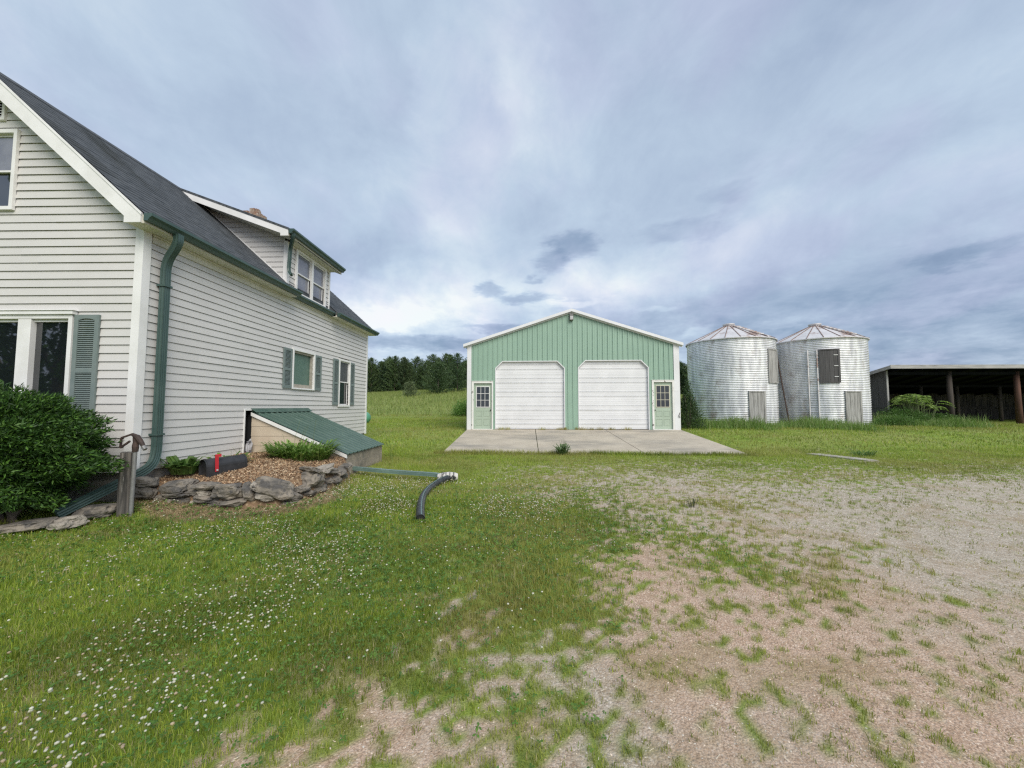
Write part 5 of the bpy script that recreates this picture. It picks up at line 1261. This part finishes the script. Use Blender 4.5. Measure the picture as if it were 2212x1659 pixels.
rosette('bare_weed', (2.77, 6.08, 0), 26, .13, .012, [(.10, .12, .05), (.14, .15, .07)], 'spindly grey green weed alone in the pale gravel', .06, up=2.)
rosette('white_wildflower', (-3.25, 10.55, .05), 8, .40, .008, [(.12, .2, .06)], 'thin white flowered stalk behind the far corner of the block wall', .05, up=2.4)
# --- pines
def pine_meshes(seed, h=7., rad=2.0, n_wh=17, low=.06, dens=1.):
    rg = np.random.default_rng(seed); P = []; D = []; br = MB()
    br.tube([(0, 0, -.3), (0, 0, h * .5), (0, 0, h * .97)], .11 * h / 7, 7, scale=[1.1, .7, .12])
    for w in range(n_wh):
        f_ = low + (1 - low) * (w / (n_wh - 1)) ** .95; z = h * f_; r = rad * (1 - f_) ** .56 * rg.uniform(.8, 1.15) + .10
        nb = int(rg.integers(5, 8)); ph = rg.uniform(0, 2 * pi)
        for b_ in range(nb):
            a = ph + 2 * pi * b_ / nb + rg.uniform(-.25, .25); l = r * rg.uniform(.7, 1.12); rise = .28 + .5 * f_
            ns = max(3, int(l / .17 * dens))
            for s in range(ns):
                t_ = .18 + .82 * (s + rg.uniform(-.3, .3)) / max(ns - 1, 1)
                c = np.array([cos(a) * l * t_, sin(a) * l * t_, z + rise * l * t_ * (1 if f_ > .3 else t_)])
                m_ = 7
                P.append(c + rg.normal(0, .10, (m_, 3))); D.append(np.array([cos(a), sin(a), .75]) + rg.normal(0, .7, (m_, 3)))
    for k in range(14): P.append(np.array([[0, 0, h * (.93 + .07 * k / 14)]]) + rg.normal(0, .03, (2, 3))); D.append(np.array([[0, 0, 1.]]) + rg.normal(0, .5, (2, 3)))
    return np.concatenate(P), np.concatenate(D), br
PINEPAL = [(.045, .088, .034), (.062, .112, .040), (.085, .142, .050), (.034, .068, .028)]
protos = []
def make_pine(x, y, label, seed, h, rad, n_wh=17, low=.05, dens=1., pal=PINEPAL, group=None, LL=.24):
    b_ = thing('pine_tree', (x, y, tz(x, y) - .1), label, 'tree', 0, group)
    P, D, br = pine_meshes(seed, h, rad, n_wh, low, dens); n = len(P)
    leaves(P, D, RG.uniform(.7, 1.3, n) * LL, RG.uniform(.7, 1.3, n) * LL * .42, pal_cols(n, pal), 'crown', 'needle', b_, fold=.5)
    o = b_['_o']; br.v = [(v[0] + o[0], v[1] + o[1], v[2] + o[2]) for v in br.v]; br.build('trunk', 'bark', b_)
    return b_
make_pine(-24.2, 87.0, 'single pine with pale bare lower trunk standing in front of the dark row', 101, 7.8, 2.0, 18, .30, 1.0, [(.045, .075, .03), (.06, .09, .035)])
make_pine(-11.6, 61., 'bushy green pine spreading low on the slope just left of the garage', 102, 4.7, 2.6, 13, .03, 1.3, [(.045, .085, .03), (.065, .11, .038)])
make_pine(-9.0, 64., 'dark pine right behind the left roof edge of the garage', 103, 6.2, 2.2, 15, .03, 1.2)
make_pine(-14.9, 57., 'small pale green pine bush alone in the middle of the meadow', 104, 2.1, 1.15, 9, .04, 1.6, [(.12, .16, .07), (.15, .19, .09), (.10, .14, .06)], LL=.18)
GRP = 'dark pines of the plantation on the hilltop'
LBL = 'dark green pine tree crowded in the plantation on top of the hill'
for s in range(4): protos.append(make_pine(-60 + s * 3, 98, LBL, 200 + s, (7.0, 7.9, 6.4, 7.4)[s], (2.7, 2.9, 2.8, 2.5)[s], 17, .03, 1.35, group=GRP, pal=[[(.05, .095, .036), (.07, .12, .042), (.095, .15, .05)], [(.055, .10, .036), (.075, .125, .042), (.10, .15, .05)], [(.038, .075, .036), (.05, .092, .042)], [(.06, .10, .032), (.085, .13, .045)]][s]))
def dup(root, x, y, rz, sc):
    r = root.copy(); COL.objects.link(r); r.location = (x, y, tz(x, y) - .1); r.rotation_euler = (0, 0, rz); r.scale = (sc, sc, sc * random.uniform(.92, 1.1))
    for ch in list(root.children): c = ch.copy(); COL.objects.link(c); c.parent = r
random.seed(31); k = 0
for row, (yy0, n_) in enumerate(((88, 45), (90.5, 45), (93.5, 43))):
    for i in range(n_):
        x = -46 + i * 2.12 + random.uniform(-.7, .7) + row * .9; y = yy0 + random.uniform(-1, 1) - .06 * abs(x + 20) * 0
        if x > 47: continue
        t_ = x / y
        if t_ < -.38 and x < -36: y -= 4
        dup(protos[k % 4] if random.random() < .7 else protos[random.randrange(4)], x, y, random.uniform(0, 6.28), random.uniform(.82, 1.12)); k += 1
for p_, x in zip(protos, (-52, -49.5, -38.5, -41.2)): p_.location = (x, 86, tz(x, 86) - .1)

for (x, y, rx, rz, lb) in ((-26.5, -9.5, 3.6, 11.5, 'spreading leafy shade tree mirrored in the picture window of the house'), (-35.0, -13.5, 5.0, 1.9, 'smaller leafy shade tree mirrored in the right pane of the picture window')):
    t_ = bush('shade_tree', (x, y, 0), (rx, rx, rz), 9000, .42, [(.05, .10, .025), (.07, .13, .03)], lb, 'tree', 1, holes=.42)
    for ch in t_.children:
        if ch.name.startswith('foliage'): ch.location.z = 1.3; ch.name = 'crown'
        else: bpy.data.objects.remove(ch)
    mb = MB(); mb.tube([(x, y, -.1), (x + .1, y, 2.2), (x, y, 4.2), (x + .3, y, 6.2)], .28, 10, scale=[1.2, .9, .7, .3]); mb.tube([(x, y, 2.6), (x + 1.6, y + .4, 4.6)], .12, 8); mb.tube([(x, y, 3.), (x - 1.5, y - .3, 5.)], .12, 8); mb.build('trunk', 'bark', t_)

# ================================================================== GRASS, CLOVER, GRAVEL
def blades(x, y, h, w, cols, name, seg2=True, lean=.45, zoff=None):
    n = len(x); z = terrain(x, y) if zoff is None else zoff; a = RG.uniform(0, 2 * pi, n); fa = RG.uniform(0, 2 * pi, n)
    ln = np.abs(RG.normal(0, lean, n)) * h; P = np.stack([x, y, z - .004], -1); s = np.stack([np.cos(fa), np.sin(fa), 0 * fa], -1) * (w / 2)[:, None]; l = np.stack([np.cos(a) * ln, np.sin(a) * ln, 0 * a], -1)
    up = np.zeros((n, 3)); up[:, 2] = h
    if seg2:
        V = np.stack([P - s, P + s, P + s * .8 + up * .6 + l * .35, P - s * .8 + up * .6 + l * .35, P + up * np.sqrt(np.clip(1 - (ln / h)[:, None] ** 2 * .5, .2, 1)) + l], 1).reshape(-1, 3)
        b_ = np.arange(n)[:, None] * 5; F = [b_ + np.array([[0, 1, 2, 3]]), b_ + np.array([[3, 2, 4]])]; rep = 5
    else:
        V = np.stack([P - s, P + s, P + up + l], 1).reshape(-1, 3); F = [np.arange(n)[:, None] * 3 + np.array([[0, 1, 2]])]; rep = 3
    return V, F, np.repeat(cols, rep, 0)
def scatter(n, y0, y1, smax=1.5, p=1.):
    """points on the ground seen between two distances, evenly per square metre"""
    y = np.sqrt(RG.uniform(y0 ** 2, y1 ** 2, n)); x = RG.uniform(-smax, smax, n) * y; return x, y
def join(parts, name, m):
    vo = 0; Vs, Cs, Fd = [], [], {}
    for V, F, C_ in parts:
        Vs.append(V); Cs.append(C_)
        for f in F: Fd.setdefault(f.shape[1], []).append(f + vo)
        vo += len(V)
    return quick(name, np.concatenate(Vs), [np.concatenate(v) for v in Fd.values()], np.concatenate(Cs), m)
def grass_cols(x, y):
    n = len(x); base = np.array([(.25, .345, .034), (.32, .415, .048), (.175, .27, .028), (.40, .44, .08)])
    c = base[RG.integers(0, 4, n)] * RG.uniform(.75, 1.25, (n, 1))
    ye = (sst(fbm(x, y, .55, 41, 4), .42, .8) * .55 + .35 * (1 - np.clip(survey(COV, x, y), 0, 1)) * (y < 13))[:, None]; dk = (1 - .32 * sst(fbm(x, y, .8, 44, 4), .5, .85))[:, None]; c = c * dk * (1 - ye) + np.array([.36, .33, .10]) * ye * RG.uniform(.8, 1.2, (n, 1))
    st = RG.random(n) < .07; c[st] = np.array([.48, .42, .22]) * RG.uniform(.7, 1.2, (st.sum(), 1)); return c
parts = []
for n, y0, y1, h0, h1, w0, w1, seg in [(120000, 1.3, 3.2, .030, .075, .0022, .0045, True), (150000, 3.2, 6.5, .035, .09, .0035, .007, True), (190000, 6.5, 13.5, .04, .10, .007, .013, False), (200000, 13.5, 34, .05, .12, .016, .03, False)]:
    x, y = scatter(n, y0, y1, 1.48); lw = lawn(x, y)
    bedd = np.clip(1 - np.hypot((x + 4.2) / 1.5, (y - 6.4) / 1.35), 0, 1); isd = (bedd > .06 + .1 * RG.random(n)) & (y < 9)
    keep = (RG.random(n) < lw) & ~blocked(x, y) & ~(isd & (RG.random(n) < .45)); x, y, isd, lw = x[keep], y[keep], isd[keep], lw[keep]; m_ = len(x)
    cv = np.clip(survey(COV, x, y), 0, 1); cv = np.where(y > 13.5, 1, cv); hh = RG.uniform(h0, h1, m_) * (.35 + .25 * lw + .40 * cv) * (.75 + .6 * fbm(x, y, .9, 51, 3)); c = grass_cols(x, y)
    c[isd] = np.array([.36, .28, .15]) * RG.uniform(.6, 1.25, (isd.sum(), 1))
    parts.append(blades(x, y, hh, RG.uniform(w0, w1, m_), c, '', seg))
nt_ = 5200; tx, ty = scatter(nt_, 1.4, 11.5, 1.48); k = (survey(COV, tx, ty) < .9) & (RG.random(nt_) < .35 + .9 * survey(COV, tx, ty)) & ~blocked(tx, ty); tx, ty = tx[k], ty[k]; q_ = 9; tsz = RG.uniform(.35, 1.25, len(tx))
x = np.repeat(tx, q_) + RG.normal(0, 1, len(tx) * q_) * np.repeat(.012 + .022 * tsz, q_); y = np.repeat(ty, q_) + RG.normal(0, 1, len(tx) * q_) * np.repeat(.012 + .022 * tsz, q_); m_ = len(x)
parts.append(blades(x, y, RG.uniform(.014, .045, m_) * np.repeat(tsz, q_), RG.uniform(.003, .006, m_) * np.clip(y / 4, .8, 2), grass_cols(x, y) * RG.uniform(.55, .9, (m_, 1)), '', True, lean=.8))
o = join(parts, 'grass', 'leaf'); tag(o, 'short green lawn grass thinning out into the gravel drive', 'grass', kind='stuff')
# tall unmown grass by the bins and along edges
parts = []
n = 52000; x = RG.uniform(8.2, 24.5, n); y = RG.uniform(16.5, 22.6, n)
edge = 18.4 + 1.6 * (fbm(x, y * 0, .35, 61, 3) - .5) * 2 - .8 * sst(x, 9, 12) * (1 - sst(x, 15, 18)) + 2.6 * sst(x, 15.5, 18.5); prob = sst(y - edge, -1.2, 1.2) * (.35 + .65 * fbm(x, y, .9, 62, 3))
keep = (RG.random(n) < prob) & ~blocked(x, y) & (np.hypot(x - 13.4, y - 23.8) > 2.5) & (np.hypot(x - 18.7, y - 23.8) > 2.5); x, y = x[keep], y[keep]; m_ = len(x)
c = np.array([(.13, .24, .04), (.17, .29, .055), (.22, .33, .085), (.30, .36, .14)])[RG.integers(0, 4, m_)] * RG.uniform(.8, 1.2, (m_, 1))
parts.append(blades(x, y, RG.uniform(.16, .62, m_) ** 1.15 * (.35 + 1.1 * fbm(x, y, .8, 63, 4)), RG.uniform(.012, .022, m_), c, '', True))
n = 9000; xl = RG.uniform(-3.1, 7.1, n); yl = 12.72 + RG.normal(0, .10, n); a = R(2.5); x = xl * cos(a) + yl * sin(a); y = -xl * sin(a) + yl * cos(a)
k = RG.random(n) < .35 + .65 * fbm(x, y * 0, 1.3, 66, 3); x, y = x[k], y[k]; m_ = len(x)
parts.append(blades(x, y, RG.uniform(.05, .17, m_), RG.uniform(.005, .011, m_), grass_cols(x, y) * .9, '', True))
n = 700; xl = RG.choice([-1.3, -1.0, 1.4, 1.62, 2.2, 2.45, 2.8, 3.2, 3.7, 4.4, .6], n) + RG.normal(0, .09, n); yl = 17.78 + RG.normal(0, .03, n); x = xl * cos(a) + yl * sin(a); y = -xl * sin(a) + yl * cos(a)
parts.append(blades(x, y, RG.uniform(.04, .17, n), RG.uniform(.006, .012, n), grass_cols(x, y) * np.array([1.1, .9, 1.]), '', True, zoff=np.full(n, .50)))
o = join(parts, 'tall_grass', 'leaf'); tag(o, 'tall unmown grass and weeds at the foot of the grain bins and apron edge', 'tall grass', kind='stuff')
# meadow
n = 70000; x, y = scatter(n, 32.5, 88, .62); k = (x / y < .05) | (x / y > .4); x, y = x[k], y[k]; m_ = len(x)
c = np.array([(.21, .27, .06), (.27, .32, .085), (.33, .35, .13), (.16, .22, .045)])[RG.integers(0, 4, m_)] * RG.uniform(.8, 1.2, (m_, 1))
o = join([blades(x, y, RG.uniform(.2, .55, m_), RG.uniform(.03, .07, m_), c, '', False)], 'meadow_grass', 'leaf'); tag(o, 'long pale green meadow grass on the slope below the pines', 'meadow grass', kind='stuff')
# clover leaves
n = 90000; x, y = scatter(n, 1.3, 7.5, 1.48); lw = lawn(x, y); fl = survey(FLO, x, y)
keep = (RG.random(n) < lw * (.22 + .5 * np.clip(fl, 0, 1)) * np.clip(3.2 / y, .25, 1)) & ~blocked(x, y) & (survey(COV, x, y) > .35); x, y = x[keep], y[keep]; m_ = len(x)
z = terrain(x, y) + RG.uniform(.015, .06, m_); a = RG.uniform(0, 2 * pi, m_); r = RG.uniform(.006, .011, m_) * np.clip(y / 3, 1, 1.8); Vs = []; Fs = []
for k in range(3):
    b_ = a + k * 2 * pi / 3; c0 = np.stack([x, y, z], -1); d = np.stack([np.cos(b_), np.sin(b_), RG.normal(.1, .35, m_)], -1) * r[:, None]; s = np.stack([-np.sin(b_), np.cos(b_), RG.normal(0, .25, m_)], -1) * (r * .75)[:, None]
    Vs.append(np.stack([c0, c0 + d * 1.1 - s, c0 + d * 2, c0 + d * 1.1 + s], 1))
V = np.concatenate(Vs).reshape(-1, 3); F = np.arange(len(V)).reshape(-1, 4)
cc = np.tile(np.repeat(np.array([(.115, .235, .038), (.155, .28, .048), (.09, .19, .034)])[RG.integers(0, 3, m_)] * RG.uniform(.8, 1.2, (m_, 1)), 4, 0), (3, 1))
o = quick('clover', V, [F], cc, 'leaf'); tag(o, 'low clover leaves growing through the lawn in the foreground', 'clover', kind='stuff')
# clover flowers
n = 62000; x, y = scatter(n, 1.4, 10.5, 1.45); fl = survey(FLO, x, y)
den_ = fl * (.10 + 1.5 * sst(fbm(x, y, 1.0, 71, 4), .42, .85)); keep = (RG.random(n) < np.minimum(den_, 2.) * 1.5) & (lawn(x, y) > .5) & ~blocked(x, y); x, y = x[keep], y[keep]; m_ = len(x)
bm = bmesh.new(); bmesh.ops.create_icosphere(bm, subdivisions=1, radius=1); iv = np.array([v.co[:] for v in bm.verts]); jf = np.array([[v.index for v in f.verts] for f in bm.faces]); bm.free()
r = RG.uniform(.0045, .0105, m_) * np.clip(y / 5, 1, 1.35); z = terrain(x, y) + RG.uniform(.025, .085, m_)
V = (iv[None] * r[:, None, None] * np.array([1, 1, .8]) * RG.uniform(.75, 1.2, (m_, 12, 1)) + np.stack([x, y, z], -1)[:, None, :]).reshape(-1, 3); F = (jf[None] + 12 * np.arange(m_)[:, None, None]).reshape(-1, 3)
fc = np.where(RG.random((m_, 1)) < .62, np.array([[.66, .65, .54]]), np.array([[.50, .40, .27]])) * RG.uniform(.75, 1.1, (m_, 1))
low = (iv[:, 2] < -.3); cc = np.repeat(fc, 12, 0).reshape(m_, 12, 3); cc[:, low] *= np.array([.8, .85, .6]); 
o = quick('clover_flowers', V, [F], cc.reshape(-1, 3), 'petal'); tag(o, 'small white and faded brown clover flower heads dotting the lawn', 'clover flowers', kind='stuff')
# loose stones and chips on the drive
n = 110000; x, y = scatter(n, 1.3, 9, 1.48); lw = lawn(x, y); rd_ = survey(RED, x, y); keep = (RG.random(n) > lw * .96) & (RG.random(n) < np.clip(4.5 / y, .3, 1)) & ~blocked(x, y) & (survey(COV, x, y) < .93); x, y, rd_ = x[keep], y[keep], rd_[keep]; m_ = len(x)
ov = np.array([(1, 0, 0), (0, 1, 0), (-1, 0, 0), (0, -1, 0), (0, 0, .8), (.6, .6, .4)]); of = np.array([(0, 1, 4), (1, 2, 4), (2, 3, 4), (3, 0, 4)])
s = RG.uniform(.0018, .0052, m_) * np.clip(y / 3, 1, 2.2); an = RG.uniform(0, 2 * pi, m_); ca, sa = np.cos(an), np.sin(an); ov = ov[:5]; Vl = ov[None] * np.stack([s * RG.uniform(.8, 1.9, m_), s, s * .8], -1)[:, None, :] * RG.uniform(.7, 1.2, (m_, 5, 1))
Vw = np.stack([Vl[..., 0] * ca[:, None] - Vl[..., 1] * sa[:, None], Vl[..., 0] * sa[:, None] + Vl[..., 1] * ca[:, None], Vl[..., 2]], -1) + np.stack([x, y, terrain(x, y)], -1)[:, None, :]
isr = RG.random(m_) < sst(rd_ + .6 * (fbm(x, y, 1.7, 81) - .5), .2, .8)
g_ = np.array([(.47, .43, .36), (.38, .34, .28), (.56, .52, .45), (.29, .26, .21)])[RG.integers(0, 4, m_)]; r_ = np.array([(.56, .42, .30), (.44, .31, .21), (.70, .58, .46), (.30, .20, .13)])[RG.integers(0, 4, m_)]
cc = np.where(isr[:, None], r_, g_) * RG.uniform(.8, 1.15, (m_, 1))
o = quick('gravel', Vw.reshape(-1, 3), [(of[None] + 5 * np.arange(m_)[:, None, None]).reshape(-1, 3)], np.repeat(cc, 5, 0), 'chip'); tag(o, 'loose pale gravel and reddish chips scattered over the drive', 'gravel', kind='stuff')
# straw and wood slivers
n = 3000; x, y = scatter(n, 1.3, 6.5, 1.45); keep = (survey(COV, x, y) < .9) & ~blocked(x, y); x, y = x[keep], y[keep]; m_ = len(x)
o = chips('straw_bits', x, y, terrain(x, y) + .008, RG.uniform(.01, .04, m_), RG.uniform(.0015, .004, m_), np.array([(.55, .46, .32), (.66, .58, .44), (.40, .30, .19)])[RG.integers(0, 3, m_)], .15); tag(o, 'dry straw and wood slivers lying on the bare drive', 'straw', kind='stuff')
n = 7000; a = RG.uniform(0, 1, n); A_ = np.array(BED[:9]); seg_ = RG.integers(0, 8, n); x = A_[seg_, 0] * (1 - a) + A_[seg_ + 1, 0] * a; y = A_[seg_, 1] * (1 - a) + A_[seg_ + 1, 1] * a; x = x + RG.normal(.08, .12, n); y = y + RG.normal(-.12, .12, n); k = ~blocked(x, y); x, y = x[k], y[k]; m_ = len(x)
o = chips('dead_grass', x, y, terrain(x, y) + RG.uniform(0, .03, m_), RG.uniform(.03, .11, m_), RG.uniform(.002, .005, m_), np.array([(.46, .36, .20), (.56, .46, .28), (.34, .25, .13)])[RG.integers(0, 3, m_)], .35); tag(o, 'dead straw coloured grass along the foot of the stacked stone wall', 'dead grass', kind='stuff')

for o in bpy.data.objects:
    if '_o' in o: del o['_o']
